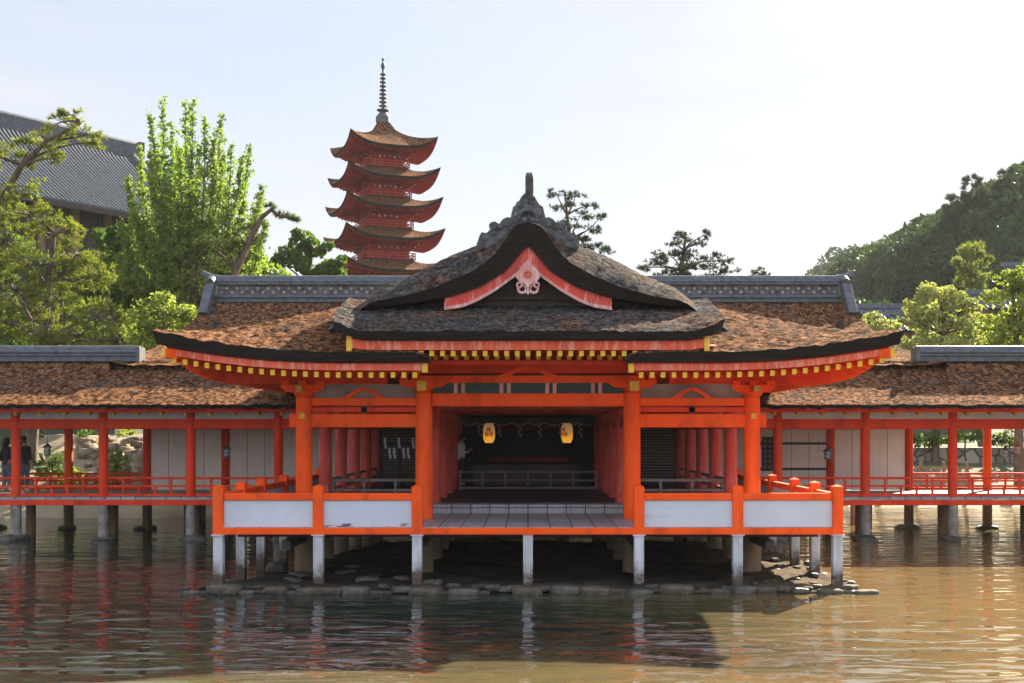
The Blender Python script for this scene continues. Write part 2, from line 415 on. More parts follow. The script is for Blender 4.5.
def mat_paper():
    m, nt, b, tc = nodes_of('glowing_paper')
    sep = nt.nodes.new('ShaderNodeSeparateXYZ'); nt.links.new(tc.outputs['Object'], sep.inputs[0])
    mr = nt.nodes.new('ShaderNodeMapRange'); mr.inputs[1].default_value = -.27; mr.inputs[2].default_value = .27
    nt.links.new(sep.outputs['Z'], mr.inputs[0])
    r = ramp(nt, mr.outputs[0], [(0, (1,.50,.04)), (.3, (.95,.38,.02)), (.55, (.45,.22,.06)), (1, (.16,.10,.06))])
    b.inputs['Base Color'].default_value = (.48,.27,.07,1)
    nt.links.new(r.outputs['Color'], b.inputs['Emission Color']); b.inputs['Emission Strength'].default_value = .13
    b.inputs['Roughness'].default_value = .7
    return m
M['paper'] = mat_paper()

def sm(a, b, x):
    t = np.clip((x-a)/(b-a), 0, 1); return t*t*(3-2*t)
def curve(pts, win=.35):
    xs = np.array([p[0] for p in pts]); zs = np.array([p[1] for p in pts])
    gx = np.linspace(xs[0]-2, xs[-1]+2, 900)
    s0 = (zs[1]-zs[0])/(xs[1]-xs[0]); s1 = (zs[-1]-zs[-2])/(xs[-1]-xs[-2])
    gz = np.interp(gx, xs, zs)
    gz = np.where(gx < xs[0], zs[0]+s0*(gx-xs[0]), np.where(gx > xs[-1], zs[-1]+s1*(gx-xs[-1]), gz))
    k = max(1, int(win/(gx[1]-gx[0]))); ker = np.hanning(2*k+3); ker /= ker.sum()
    pad = len(ker)//2
    gz2 = np.convolve(np.pad(gz, pad, mode='edge'), ker, 'valid')
    return lambda x: float(np.interp(x, gx, gz2))
def rough(x, y, a=.026, s=4.0):
    return a*noise.noise(Vector((x*11, y*11, 7.7))) + a*noise.noise(Vector((x*s, y*s, 1.7))) + a*.7*noise.noise(Vector((x*s*3.1, y*s*3.1, 4.2)))

# ================================================================== PAVILION
FLOOR, HALL = 1.20, 1.40
PV = thing('shrine_pavilion', 'vermilion shrine pavilion on stilts with curved bark gable roof facing the water', 'shrine building', (0, 6, .1))
S = curve([(0,7.36),(.33,7.2),(.9,6.93),(1.78,6.56),(2.58,6.14),(3.39,5.83),(4.2,5.57),(4.75,5.40),(6.05,4.95),(7.0,4.60)], .3)
XE, YE, YG, YB = 7.0, -.3, 2.2, 17.0
def upturn(a, b): return .40*max(0., 1-(a+b)/3.6)**2
def roofz(x, y):
    x = abs(x); a, b = XE-x, y-YE
    z = S(x)
    if y < YG+3: z = min(z, S(max(0, XE-b)) - .12 + .02*b)
    return z + upturn(a, b)
# --- main bark roof: skirt on both sides of the raised centre, long side slopes behind
mb = MB()
for sg in (-1, 1):
    xs = np.concatenate([np.linspace(1.8, 2.3, 9), np.linspace(2.36, XE, 74)])
    ys = np.linspace(YE, YG, 40)
    def pt(x, y, dz=0., k=1.):
        e = .16*max(0., 1-(x-1.8)/.42)**2
        return (sg*x, y, roofz(x, y) - e + dz + k*rough(sg*x, y))
    P = [[pt(x, y) for x in xs] for y in ys]
    mb.grid(P, 0, True, flip=(sg < 0))
    T = lambda x: .19 + .05*max(0., (x-4)/3)
    def under(x, y):
        e = .16*max(0., 1-(x-1.8)/.42)**2
        return (sg*min(x, XE-.06) if x > 4 else sg*max(x, 1.85), max(y, YE+.06), roofz(x, y) - e*.2 - T(x))
    U = [[under(x, y) for x in xs] for y in ys]
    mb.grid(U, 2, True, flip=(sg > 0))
    mb.grid([P[0], U[0]], 1, False, flip=(sg > 0))
    mb.grid([[r[0] for r in P], [r[0] for r in U]], 1, False, flip=(sg < 0))
    mb.grid([[r[-1] for r in P], [r[-1] for r in U]], 1, False, flip=(sg > 0))
    xs2 = np.concatenate([np.linspace(0, 1.8, 26), np.linspace(1.88, XE, 70)])
    ys2 = np.linspace(YG, YB, 110)
    P2 = [[(sg*x, y, roofz(x, y) + rough(sg*x, y)) for x in xs2] for y in ys2]
    mb.grid(P2, 0, True, flip=(sg < 0))
    U2 = [[(sg*min(x, XE-.06), y, roofz(x, y) - T(x)) for x in xs2] for y in ys2]
    mb.grid(U2, 2, True, flip=(sg > 0))
    mb.grid([[r[-1] for r in P2], [r[-1] for r in U2]], 1, False, flip=(sg > 0))
mb.build('roof', [M['bark'], M['edge'], M['deepred']], PV)
# --- gable front: the verge rolls down towards the viewer
V = curve([(0,7.12),(.22,7.07),(.33,6.97),(.44,6.77),(.65,6.49),(.87,6.30),(1.14,6.14),(1.83,5.84),(2.52,5.65),(3.68,5.49),(4.8,5.40)], .07)
BB = curve([(0,6.68),(.2,6.47),(.43,6.18),(.955,5.86),(1.56,5.66),(2.3,5.54),(3.0,5.46),(3.68,5.44),(4.8,5.39)], .12)
YV = 1.0
mb = MB()
xs = np.linspace(-4.7, 4.7, 190)
ts = np.linspace(0, 1, 26)
P = []
for t in ts:
    y = YV + t*1.5
    k = 1-(1-t)**2.0
    row = []
    for x in xs:
        ax_ = abs(x); z = V(ax_)*(1-k) + (S(ax_)+.012)*k; e = float(sm(2.9, 4.1, ax_))
        row.append((x, y, z*(1-e) + (roofz(x, y)+.015-.22*float(sm(3.75,4.6,ax_)))*e + rough(x, y)*(.4+.6*k)))
    P.append(row)
mb.grid(P, 0, True)
Lo = []
for i_, x in enumerate(xs):
    e = float(sm(2.7, 4.0, abs(x))); zt_ = P[0][i_][2]
    Lo.append((x, YV+.10, min(zt_-.02, BB(abs(x))*(1-e) + (zt_-.05)*e)))
mb.grid([Lo, P[0]], 1, False)
Lb = [(x, YV+1.5, BB(abs(x))+.02) for x in xs]
mb.grid([Lb, Lo], 1, False)
gable = mb.build('gable_roof', [M['barkgrey'], M['edge']], PV)
# --- bargeboards
HB = curve([(0,6.36),(.22,6.1),(.65,5.79),(1.02,5.58),(1.3,5.47),(1.9,5.38)], .06)
for sg in (-1, 1):
    mb = MB(); n = 22
    X = np.linspace(0.0, 1.66, n)
    top = [(sg*x, BB(x)+.03) for x in X]; bot = [(sg*x, min(HB(x), BB(x)-.06)) for x in X]
    mb.strip_xz(top, bot, YV+.16, YV+.26, 0)
    o = mb.build('bargeboard', M['barge'], PV)
    mb = MB()
    mb.strip_xz([(x, z+.055) for x, z in bot], [(x, z-.012) for x, z in bot], YV+.13, YV+.16, 0)
    mb.build('moulding', M['pinkpale'], o)
# tympanum
mb = MB()
X = np.linspace(-2.2, 2.2, 40)
mb.strip_xz([(x, BB(abs(x))+.02) for x in X], [(x, 5.2) for x in X], YV+.7, YV+.8)
mb.box(-1.3, 1.3, YV+.58, YV+.7, 5.66, 5.74)
mb.build('gable_wall', M['darkwood'], PV)
# pendant carving under the apex
mb = MB()
cz = 6.06
mb.prism_xz([(0,.30),(.13,.17),(.27,.02),(.16,-.12),(.06,-.2),(-.06,-.2),(-.16,-.12),(-.27,.02),(-.13,.17)], 0, .07)
def ring(cx, cz_, r, w, a0, a1, n=14):
    A = [R(a0+(a1-a0)*k/n) for k in range(n+1)]
    return ([(cx+(r+w)*math.cos(a), cz_+(r+w)*math.sin(a)) for a in A], [(cx+r*math.cos(a), cz_+r*math.sin(a)) for a in A])
for sg in (-1, 1):
    t, b_ = ring(sg*.115, -.245, .055, .05, 90, 90+sg*300); mb.strip_xz(t, b_, 0, .07)
    t, b_ = ring(sg*.17, -.17, .03, .035, 0, 360); mb.strip_xz(t, b_, .0, .06)
mb.prism_xz([(-.05,-.2),(.05,-.2),(.035,-.33),(0,-.37),(-.035,-.33)], 0, .065)
pen = mb.build('gable_pendant', M['pinkpale'], PV, .004, (0, YV+.02, cz))
mb = MB()
for k in range(6):
    a = R(60*k+30)
    t, b_ = ring(.055*math.cos(a), .03+.055*math.sin(a), .018, .014, 0, 300, 8); mb.strip_xz(t, b_, -.015, 0)
mb.build('carved_rosette', M['red'], pen)
# ridge ornament: carved ogre tile, stepped fins and a horn
ro = MB()
yo = YV+.42
ro.prism_xz([(-.33,7.0),(-.35,7.3),(-.30,7.5),(-.2,7.58),(-.14,7.70),(-.06,7.78),(.06,7.78),(.14,7.70),(.2,7.58),(.30,7.5),(.35,7.3),(.33,7.0)], yo, yo+.16)
for k in range(5):
    a = R(180*k/4); ro.lathe([(0,.09),(.06,.075),(.085,.03),(.09,-.03)], (.23*math.cos(a), yo+.05, 7.34+.28*math.sin(a)), 10)
ro.tube([(-.17,yo-.03,7.2),(-.17,yo-.05,7.33),(-.08,yo-.07,7.42),(.08,yo-.07,7.42),(.17,yo-.05,7.33),(.17,yo-.03,7.2)], .05, 8)
for sg in (-1, 1):
    ro.tube([(sg*.03,yo-.02,7.26),(sg*.08,yo-.08,7.22),(sg*.12,yo-.02,7.17)], [.05,.07,.05], 8)
    pr = [(.3,7.05),(.34,7.28),(.42,7.30),(.55,7.26),(.62,7.16),(.72,7.22),(.80,7.17),(.82,7.05),(.90,6.98),(1.0,7.0),(1.06,6.9),(1.1,6.76),(1.06,6.62),(.95,6.66),(.8,6.72),(.6,6.8),(.4,6.9)]
    pr = [(sg*x*.93, z) for x, z in pr]
    ro.prism_xz(pr if sg > 0 else pr[::-1], yo+.02, yo+.16)
    for cx, cz_, r in ((.44,7.2,.09),(.60,7.11,.06),(.76,7.12,.075),(.92,6.9,.07),(1.03,6.74,.075)):
        cx *= .93; ro.tube([(sg*cx,yo-.03,cz_),(sg*cx,yo+.18,cz_)], r, 12)
        ro.tube([(sg*cx,yo-.05,cz_),(sg*cx,yo-.02,cz_)], r*.5, 10)
rob = ro.build('ridge_ornament', M['tiledark'], PV, .006)
mb = MB(); mb.tube([(.03,yo+.2,7.55),(.03,yo+.05,7.66),(.03,yo-.12,7.82),(.03,yo-.24,8.05),(.03,yo-.27,8.13)], [.08,.08,.085,.085,.06], 14)
mb.build('horn', M['tiledark'], rob)
mb = MB(); mb.box(-.2,.2,yo+.17,YB,7.2,7.5); mb.tube([(0,yo+.17,7.52),(0,YB,7.52)], .1, 10)
mb.build('ridge', M['tile'], PV)
# --- raised centre roof over the entrance
mb = MB()
def cz_(x, y):
    x = abs(x); t = (y+.4)/2.6
    z = 4.86 + .84*t**.92
    return z + .25*max(0., (x-2.9)/.8)**2*(1-.75*t)
xs = np.linspace(-3.7, 3.7, 130); ys = np.linspace(-.4, 2.25, 46)
def cy_(x, y): return y + .28*max(0., (abs(x)-3.3)/.4)**2*(1-(y+.4)/2.65)
P = [[(x, cy_(x,y), cz_(x, y)+rough(x, y)) for x in xs] for y in ys]
U = [[(max(-3.64, min(3.64, x)), cy_(x,y)+.05*(y < -.3), cz_(x, y)-.16) for x in xs] for y in ys]
mb.grid(P, 0, True); mb.grid(U, 2, True, flip=True); mb.grid([U[0], P[0]], 1, False)
mb.grid([[r[0] for r in P], [r[0] for r in U]], 1, False); mb.grid([[r[-1] for r in U], [r[-1] for r in P]], 1, False)
mb.build('canopy_roof', [M['barkgrey'], M['edge'], M['deepred']], PV)

# --- eaves: fascia boards, rafters
def eave_z(x): return roofz(max(x, 2.2), YE) - .21 - .05*max(0., (x-4)/3)
for sg in (-1, 1):
    mb = MB(); X = np.linspace(1.95, 6.72, 40)
    mb.strip_xz([(sg*x, eave_z(x)) for x in X], [(sg*x, eave_z(x)-.13) for x in X], YE+.13, YE+.20)
    mb.build('fascia_board', M['fascia'], PV)
    # side fascia, running back
    mb = MB(); Y = np.linspace(YE+.3, 12, 50)
    def sz(y): return roofz(XE, y) - .27
    P = [[(sg*6.80, y, sz(y)) for y in Y], [(sg*6.80, y, sz(y)-.15) for y in Y]]
    Q = [[(sg*6.72, y, sz(y)) for y in Y], [(sg*6.72, y, sz(y)-.15) for y in Y]]
    mb.grid(P, 0, False, flip=(sg > 0)); mb.grid(Q, 0, False, flip=(sg < 0)); mb.grid([P[1], Q[1]], 0, False, flip=(sg > 0))
    mb.build('fascia_board', M['red'], PV)
    # corner hip rafter with an ochre end
    mb = MB(); mb.bar((sg*6.80, YE+.02, eave_z(6.9)-.14), (sg*4.4, 2.3, 4.35), .15, .17, 0, mend=1)
    mb.build('hip_rafter', [M['vermilion'], M['yellow']], PV, .004)
mb = MB(); X = np.linspace(-3.3, 3.3, 24)
mb.strip_xz([(x, 4.69+.16*max(0,(abs(x)-2.9)/.8)**2) for x in X], [(x, 4.52+.16*max(0,(abs(x)-2.9)/.8)**2) for x in X], -.24, -.16)
mb.build('fascia_board', M['fascia'], PV)
for sg in (-1, 1):
    mb = MB(); mb.box(sg*3.34-.05, sg*3.34+.05, -.26, -.14, 4.5, 4.78); mb.build('fascia_end', M['yellow'], PV)
    mb = MB(); mb.box(sg*1.93-.05, sg*1.93+.05, YE+.11, YE+.22, eave_z(2)-.17, eave_z(2)+.03); mb.build('fascia_end', M['yellow'], PV)
rb = MB(); rb.bar((0,0,0), (0,2.25,.42), .085, .10, 0, mend=1)
raf = None
def add_rafter(x, y, z, L=2.25):
    global raf
    if L < 2.2:
        m_ = MB(); m_.bar((0,0,0), (0,L,.42*L/2.25), .085, .10, 0, mend=1); m_.build('rafter', [M['vermilion'], M['yellow']], PV, 0, (x, y, z))
    elif raf is None: raf = rb.build('rafter', [M['vermilion'], M['yellow']], PV, 0, (x, y, z))
    else:
        c = raf.copy(); COL.objects.link(c); c.parent = PV; c.location = Vector((x, y, z)) - PV.location
for sg in (-1, 1):
    for k in range(23):
        x = 2.12 + k*.205
        add_rafter(sg*x, YE+.13, eave_z(x)-.215, min(2.25, max(.3, 6.85-x)))
for k in range(33):
    add_rafter(-3.2+k*.2, -.21, 4.455)
rest = MB()
for k in range(33): rest.bar((-3.2+k*.2, .75, 4.44), (-3.2+k*.2, 2.1, 4.68), .085, .10, 0, mend=1)
for sg in (-1, 1):
    for k in range(50):
        y = YE+.5+k*.22; xi = max(4.6, 6.8-(y-YE)*.95); rest.bar((sg*6.76, y, sz(y)-.2), (sg*xi, y, sz(y)-.2+.4*(6.76-xi)/2.16), .085, .10, 0, mend=1)
tag(rest.build('rafter', [M['vermilion'], M['yellow']], PV), kind='stuff')
mb = MB()
mb.box(-2.9, 2.9, 1.98, 2.24, 4.2, 4.42); mb.box(-3.2, 3.2, .72, .86, 4.30, 4.385)
mb.box(-6.2, -2.9, 1.99, 2.23, 3.98, 4.2); mb.box(2.9, 6.2, 1.99, 2.23, 3.98, 4.2)
for sg in (-1, 1): mb.box(sg*4.61-.12, sg*4.61+.12, 2.25, 14, 3.95, 4.17)
mb.build('purlin', M['red'], PV, .006)
mb = MB()
mb.grid([[(x, y, z) for x in (-3.55, 3.55)] for y, z in ((-.14,4.60),(2.28,5.02))], 0, False, flip=True)
mb.grid([[(x, y, z) for x in (-3.55, 3.55)] for y, z in ((2.28,5.02),(2.28,4.2))], 0, False, flip=True)
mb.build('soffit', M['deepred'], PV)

# --- pillars
rowsY = [2.1, 4.75, 7.05, 9.35, 11.65, 14.0]
for j, y in enumerate(rowsY):
    for sg in (-1, 1):
        for x in (2.14, 4.61):
            front = j == 0
            mb = MB(); r = (.18 if x < 3 else .172) if front else .15
            mb.cyl(sg*x, y, FLOOR if front else HALL-.02, 3.80 if (x < 3 or not front) else 3.70, r, r*.97, 28)
            mb.build('pillar', M['vermilion'] if front else M['pink'], PV)
            mb = MB(); mb.cyl(sg*x, y, -.3, 1.10 if front else 1.2, .2, .19, 16)
            mb.build('stilt', M['brownpost'], PV)
# lintels
mb = MB()
mb.box(-1.97, 1.97, 2.0, 2.2, 3.52, 3.785); mb.build('lintel', M['vermilion'], PV, .012)
mb = MB(); mb.box(-2.4, 2.4, 1.995, 2.205, 4.0, 4.15); mb.build('upper_beam', M['vermilion'], PV, .008)
mb = MB(); mb.box(-1.95, 1.95, 2.08, 2.12, 3.787, 3.998); lat = mb.build('transom_panel', M['green'], PV)
for k in (-.64*2.2, -.47, .47, .64*2.2):
    for e in (-.075, .075):
        mb = MB(); mb.box(k+e-.038, k+e+.038, 2.02, 2.078, 3.787, 3.998); mb.build('transom_post', M['pinkpale'], lat)
def frogleg(cx, y, z0, w, h, m):
    n = 18; top, bot = [], []
    for k in range(n+1):
        t = -1+2*k/n
        zt = h*(1-abs(t)**2.6)*1.0; zt = h*(.5+.5*math.cos(math.pi*min(1, abs(t)*1.02)))**.7
        top.append((cx+w*t, z0+zt)); bot.append((cx+w*t*.86, z0+max(-.0, zt-.075) if abs(t) < .93 else z0))
    o = MB().strip_xz(top, bot, y, y+.09).build('curved_strut', m, PV)
frogleg(0, 1.93, 4.15, .62, .2, M['vermilion'])
for sg in (-1, 1):
    xc = sg*3.37
    mb = MB(); mb.box(xc-1.07, xc+1.07, 2.0, 2.2, 3.53, 3.69); mb.build('lintel', M['vermilion'], PV, .01)
    mb = MB(); mb.box(xc-1.09, xc+1.09, 2.05, 2.15, 3.40, 3.50); mb.build('lintel', M['red'], PV, .008)
    mb = MB(); mb.box(sg*2.0, sg*4.9, 2.04, 2.16, 3.085, 3.365) if sg > 0 else mb.box(-4.9, -2.0, 2.04, 2.16, 3.085, 3.365)
    # the tie beam runs through both pillars
    mb.build('tie_beam', M['vermilion'], PV, .012)
    mb = MB(); mb.cbox((xc, 2.1, 3.45), .12, .1, .16); mb.build('strut_block', M['darkwood'], PV)
    frogleg(xc, 1.99, 3.69, .46, .22, M['vermilion'])
    mb = MB(); mb.box(xc-1.05, xc+1.05, 2.14, 2.16, 3.692, 3.98); mb.build('infill_board', M['shadedplaster'], PV)
    mb = MB(); mb.cbox((sg*4.61, 1.905, 3.32), .11, .05, .12); mb.build('nail_cover', M['yellow'], PV, .01)
    # beams running back along the pillar rows
    for x in (2.14, 4.61):
        mb = MB(); mb.box(sg*x-.09, sg*x+.09, 2.3, 15, 3.5, 3.74); mb.build('side_beam', M['red'], PV, .008)
        mb = MB(); mb.box(sg*x-.06, sg*x+.06, 2.3, 15, 3.08, 3.3); mb.build('side_beam', M['pink'], PV, .008)
    for x, zt, w in ((2.14, 3.80, 1.0), (4.61, 3.70, .9)):
        mb = MB()
        mb.lathe([(.0,0),(.15,0),(.22,.07),(.22,.15),(0,.15)], (sg*x, 2.1, zt), 4)
        blk = mb.build('bearing_block', M['vermilion'], PV, .006)
        mb = MB()
        poly = [(-w/2,.2),(-w/2,.26),(w/2,.26),(w/2,.2),(w/2-.1,.12),(w/2-.2,.1),(-w/2+.2,.1),(-w/2+.1,.12)]
        poly = [(sg*x+a, zt+b) for a, b in poly]
        mb.prism_xz(poly[::-1], 1.93, 2.0)
        mb.build('bracket_arm', M['vermilion'], blk, .006)
        for e in (-w/2+.1, 0, w/2-.1): MB().cbox((sg*x+e, 1.96, zt+.30), .16, .16, .08).build('small_block', M['vermilion'], blk, .004)
        MB().bar((sg*x, 1.55, zt+.17), (sg*x, 2.6, zt+.17), .12, .13).build('cross_arm', M['vermilion'], blk)
    mb = MB(); mb.cbox((sg*2.14, 1.52, 3.92), .19, .08, .2); mb.build('beam_end', M['yellow'], PV, .006)
    mb = MB(); mb.cbox((sg*4.61, 1.52, 3.86), .13, .06, .13); mb.build('beam_end', M['tan'], PV, .006)
for y in rowsY[1:]:
    mb = MB(); mb.box(-4.6, 4.6, y-.08, y+.08, 3.52, 3.74); mb.build('cross_beam', M['pink'], PV, .008)
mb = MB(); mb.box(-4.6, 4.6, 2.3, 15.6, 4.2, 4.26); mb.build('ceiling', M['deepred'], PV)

# --- floors
mb = MB()
mb.box(-5.72, 5.72, -.02, 4.0, 1.125, FLOOR)
for sg in (-1, 1): mb.box(min(sg*4.9, sg*5.72), max(sg*4.9, sg*5.72), 4.0, 11.0, 1.125, FLOOR-.002)
mb.build('deck', M['deck'], PV)
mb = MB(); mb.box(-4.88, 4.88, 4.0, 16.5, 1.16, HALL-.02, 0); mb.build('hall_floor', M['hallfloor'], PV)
mb = MB(); mb.box(-4.88, 4.88, 3.78, 4.6, HALL-.06, HALL, 0); mb.box(-4.86, 4.86, 3.84, 3.99, FLOOR, HALL-.06)
mb.build('step', M['deck'], PV, .008)
mb = MB(); mb.box(-5.83, 5.83, -.10, -.022, 1.06, 1.185); mb.build('edge_beam', M['vermilion'], PV, .008)
for sg in (-1, 1):
    mb = MB(); mb.box(sg*5.83-.05, sg*5.83+.05, -.02, 11.0, 1.06, 1.185); mb.build('edge_beam', M['vermilion'], PV, .008)
mb = MB()
for y in (1.0, 2.1, 4.75, 7.05): mb.box(-5.7, 5.7, y-.08, y+.08, .93, 1.12)
for x in (-4.6, -2.1, 0, 2.1, 4.6): mb.box(x-.08, x+.08, .2, 11, .76, .92)
mb.build('floor_joist', M['darkwood'], PV)

# --- front and side railings with white boards
PX = [-5.83, -3.95, -2.09, 2.09, 3.95, 5.83]
def rail_post(x, y, par):
    mb = MB(); h = .098
    mb.box(x-h, x+h, y-h, y+h, 1.05, 1.96)
    mb.add([(x-h,y-h,1.96),(x+h,y-h,1.96),(x+h,y+h,1.96),(x-h,y+h,1.96),(x,y,2.0)], [(0,1,4),(1,2,4),(2,3,4),(3,0,4)])
    mb.build('railing_post', M['vermilion'], par, .01)
    mb = MB(); mb.box(x-.092, x+.092, y-.092, y+.092, -.4, 1.048); mb.build('stilt', M['stilt'], par, .012)
    mb = MB(); mb.box(x-.12, x+.12, y-.12, y+.12, 1.035, 1.06); mb.build('post_collar', M['stilt'], par)
for x in PX: rail_post(x, 0, PV)
mb = MB(); mb.box(-.092, .092, -.092, .092, -.4, 1.055); mb.build('stilt', M['stilt'], PV, .012)
mb = MB(); mb.box(-.1, .1, -.11, -.104, 1.055, 1.19); mb.build('beam_plate', M['vermilion'], PV)
for i, (a, b) in enumerate(((0,1),(1,2),(3,4),(4,5))):
    x0, x1 = PX[a]+.098, PX[b]-.098
    mb = MB(); mb.box(x0, x1, -.06, .06, 1.70, 1.835); top = mb.build('top_rail', M['vermilion'], PV, .01)
    mb = MB(); mb.box(x0, x1, -.018, .018, 1.187, 1.698)
    o = mb.build('railing_panel', M['wornpanel'] if i == 1 else M['panel'], PV)
    if i == 1: o['label'] = 'white railing board with flaking paint along its foot'
SY = [1.8, 3.66, 6.1, 8.5, 11.0]
for sg in (-1, 1):
    prev = 0.
    for y in SY:
        rail_post(sg*5.83, y, PV)
        mb = MB(); mb.box(sg*5.83-.055, sg*5.83+.055, prev+.098, y-.098, 1.70, 1.83); mb.build('top_rail', M['vermilion'], PV, .01)
        mb = MB(); mb.box(sg*5.83-.018, sg*5.83+.018, prev+.098, y-.098, 1.187, 1.698); mb.build('railing_panel', M['panel'], PV)
        prev = y

# --- low grey railings inside the hall
def low_rail(p, q, n, par, m):
    """rail along an axis between floor points p and q"""
    p, q = Vector(p), Vector(q); d = q-p
    mb = MB()
    mb.bar(p+Vector((0,0,.50)), q+Vector((0,0,.50)), .07, .06); mb.bar(p+Vector((0,0,.27)), q+Vector((0,0,.27)), .05, .06)
    mb.bar(p+Vector((0,0,.06)), q+Vector((0,0,.06)), .07, .07)
    r = mb.build('low_railing', m, par, .006)
    for k in range(n+1):
        c = p + d*(k/n)
        mb = MB(); mb.cbox((c.x, c.y, c.z+(.27 if k in (0, n) else .25)), .06, .06, .54 if k in (0, n) else .47)
        o = mb.build('railing_post', m, r)
    return r
for sg in (-1, 1):
    low_rail((sg*2.3, 4.75, HALL), (sg*4.45, 4.75, HALL), 3, PV, M['greywood'])
    low_rail((sg*4.61, 4.95, HALL), (sg*4.61, 13.8, HALL), 8, PV, M['greywood'])
mid = low_rail((-1.88, 10.7, HALL), (1.88, 10.7, HALL), 6, None, M['greywood'])
tag(mid, 'low grey wooden railing across the inner hall under the two paper lanterns', 'railing')

# reed blinds, offertory chest, altar behind
for sg in (-1, 1):
    mb = MB(); a, b = sorted((sg*2.3, sg*4.45))
    mb.box(a, b, 14.0, 14.03, 1.5, 3.5)
    for z in (1.46, 3.52): mb.box(a, b, 13.97, 14.06, z-.05, z+.05, 1)
    mb.build('reed_blind', [M['blind'], M['darkwood']], PV)
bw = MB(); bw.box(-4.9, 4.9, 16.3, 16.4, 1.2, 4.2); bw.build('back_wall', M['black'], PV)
ch = thing('offertory_box', 'long dark offertory chest behind the low railing in the dim hall', 'offertory box', (-.1, 11.6, HALL))
mb = MB(); mb.box(-1.55, 1.45, 11.5, 12.2, HALL+.1, HALL+.62); mb.box(-1.62, 1.52, 11.45, 12.25, HALL+.62, HALL+.68); mb.build('chest', M['darkwood'], ch, .01)
mb = MB()
for k in range(24): mb.box(-1.5+k*.125, -1.46+k*.125, 11.55, 12.15, HALL+.69, HALL+.72)
mb.build('slotted_lid', M['black'], ch)
for x in (-1.4, 1.3):
    mb = MB(); mb.box(x-.06, x+.06, 11.55, 12.15, HALL, HALL+.098); mb.build('foot', M['darkwood'], ch)
al = thing('altar_screen', 'dark latticed altar screen with red rail at the back of the hall', 'altar', (0, 15, HALL))
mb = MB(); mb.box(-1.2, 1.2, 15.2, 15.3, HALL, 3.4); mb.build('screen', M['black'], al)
mb = MB(); mb.box(-1.25, 1.25, 15.05, 15.15, 2.1, 2.2); mb.box(-1.25, 1.25, 15.05, 15.15, 3.1, 3.2); mb.build('red_rail', M['deepred'], al)
for sg in (-1, 1):
    mb = MB()
    for k in range(9): mb.box(sg*(1.45+k*.09)-.012, sg*(1.45+k*.09)+.012, 15.1, 15.13, HALL, 3.3)
    for z in (1.9, 2.2, 2.5, 2.8): mb.box(min(sg*1.4, sg*2.25), max(sg*1.4, sg*2.25), 15.13, 15.15, z-.012, z+.012)
    mb.build('lattice', M['darkwood'], al)
cu = thing('paper_valance', 'narrow white scalloped curtain with paper streamers above the altar', 'curtain', (0, 13.2, 3.3))
mb = MB(); n = 64
mb.strip_xz([(-2+4*k/n, 3.42) for k in range(n+1)], [(-2+4*k/n, 3.30-.07*abs(math.sin(k*math.pi/8))) for k in range(n+1)], 13.2, 13.215)
mb.build('dark_band', M['darkwood'], cu)
mb = MB()
mb.strip_xz([(-2+4*k/n, 3.30-.07*abs(math.sin(k*math.pi/8))) for k in range(n+1)], [(-2+4*k/n, 3.255-.07*abs(math.sin(k*math.pi/8))) for k in range(n+1)], 13.2, 13.215)
mb.build('white_hem', M['paperstrip'], cu)
for k in range(6):
    x = -1.5+k*.6
    mb = MB()
    for j in range(4): mb.box(x+(.05 if j % 2 else 0), x+.06+(.05 if j % 2 else 0), 13.17, 13.175, 3.14-j*.09, 3.23-j*.09)
    mb.build('paper_streamer', M['paperstrip'], cu)
# shelf of lamps in the left bay
sh = thing('votive_shelf', 'dark shelf hung with white paper strips in the left bay of the hall', 'shelf', (-3.9, 12.6, HALL))
mb = MB()
for z in (1.75, 2.2, 2.65, 3.1): mb.box(-4.3, -3.2, 12.5, 12.8, z, z+.05)
for x in (-4.3, -3.75, -3.2): mb.box(x-.03, x+.03, 12.5, 12.8, HALL, 3.25)
mb.build('frame', M['darkwood'], sh)
for k in range(8):
    x = -4.2+k*.135; z = 2.35+.3*(k % 3 == 0)
    mb = MB(); mb.box(x, x+.07, 12.47, 12.475, z, z+.2); mb.box(x+.02, x+.09, 12.47, 12.475, z-.12, z); mb.build('paper_strip', M['white'], sh)

# glowing paper lanterns
def paper_lantern(label, loc, cdx):
    t = thing('paper_lantern', label, 'lantern', loc, 'paper lanterns in the hall', world=False)
    mb = MB(); pr = []
    for k in range(29):
        z = -.25+.5*k/28; r = .147*(1-abs(z/.30)**3.2*.75) + (.004 if k % 2 else 0); pr.append((r, z))
    mb.lathe(pr, (0,0,0), 24); mb.build('paper_shade', M['paper'], t)
    for z, s in ((.25, 1), (-.265, -1)):
        mb = MB(); mb.tube([(0,0,z),(0,0,z+.02)], .1, 16); mb.build('rim', M['black'], t)
    mb = MB(); mb.tube([(0,0,.27),(0,0,.62)], .006, 6); mb.build('cord', M['black'], t)
    mb = MB()
    for ax, az in ((0,.075),(-.065,-.035),(.065,-.035)):
        aa = R(cdx) + ax/.16; q = []
        for k in range(6):
            b = R(60*k+30); a2 = aa + .06*math.cos(b)/.16
            q.append((.153*math.sin(a2), -.153*math.cos(a2), az+.06*math.sin(b)))
        mb.add(q, [(0,1,2,3,4,5)])
        mb.add([(x*.9, y*.9, z) for x, y, z in q], [(5,4,3,2,1,0)])
    mb.build('crest', M['red'], t)
    return t
paper_lantern('glowing yellow paper lantern with its red crest facing the water', at(489, 433, 30.4), 0)
paper_lantern('glowing yellow paper lantern with its red crest turned aside', at(567, 433, 30.4), -38)

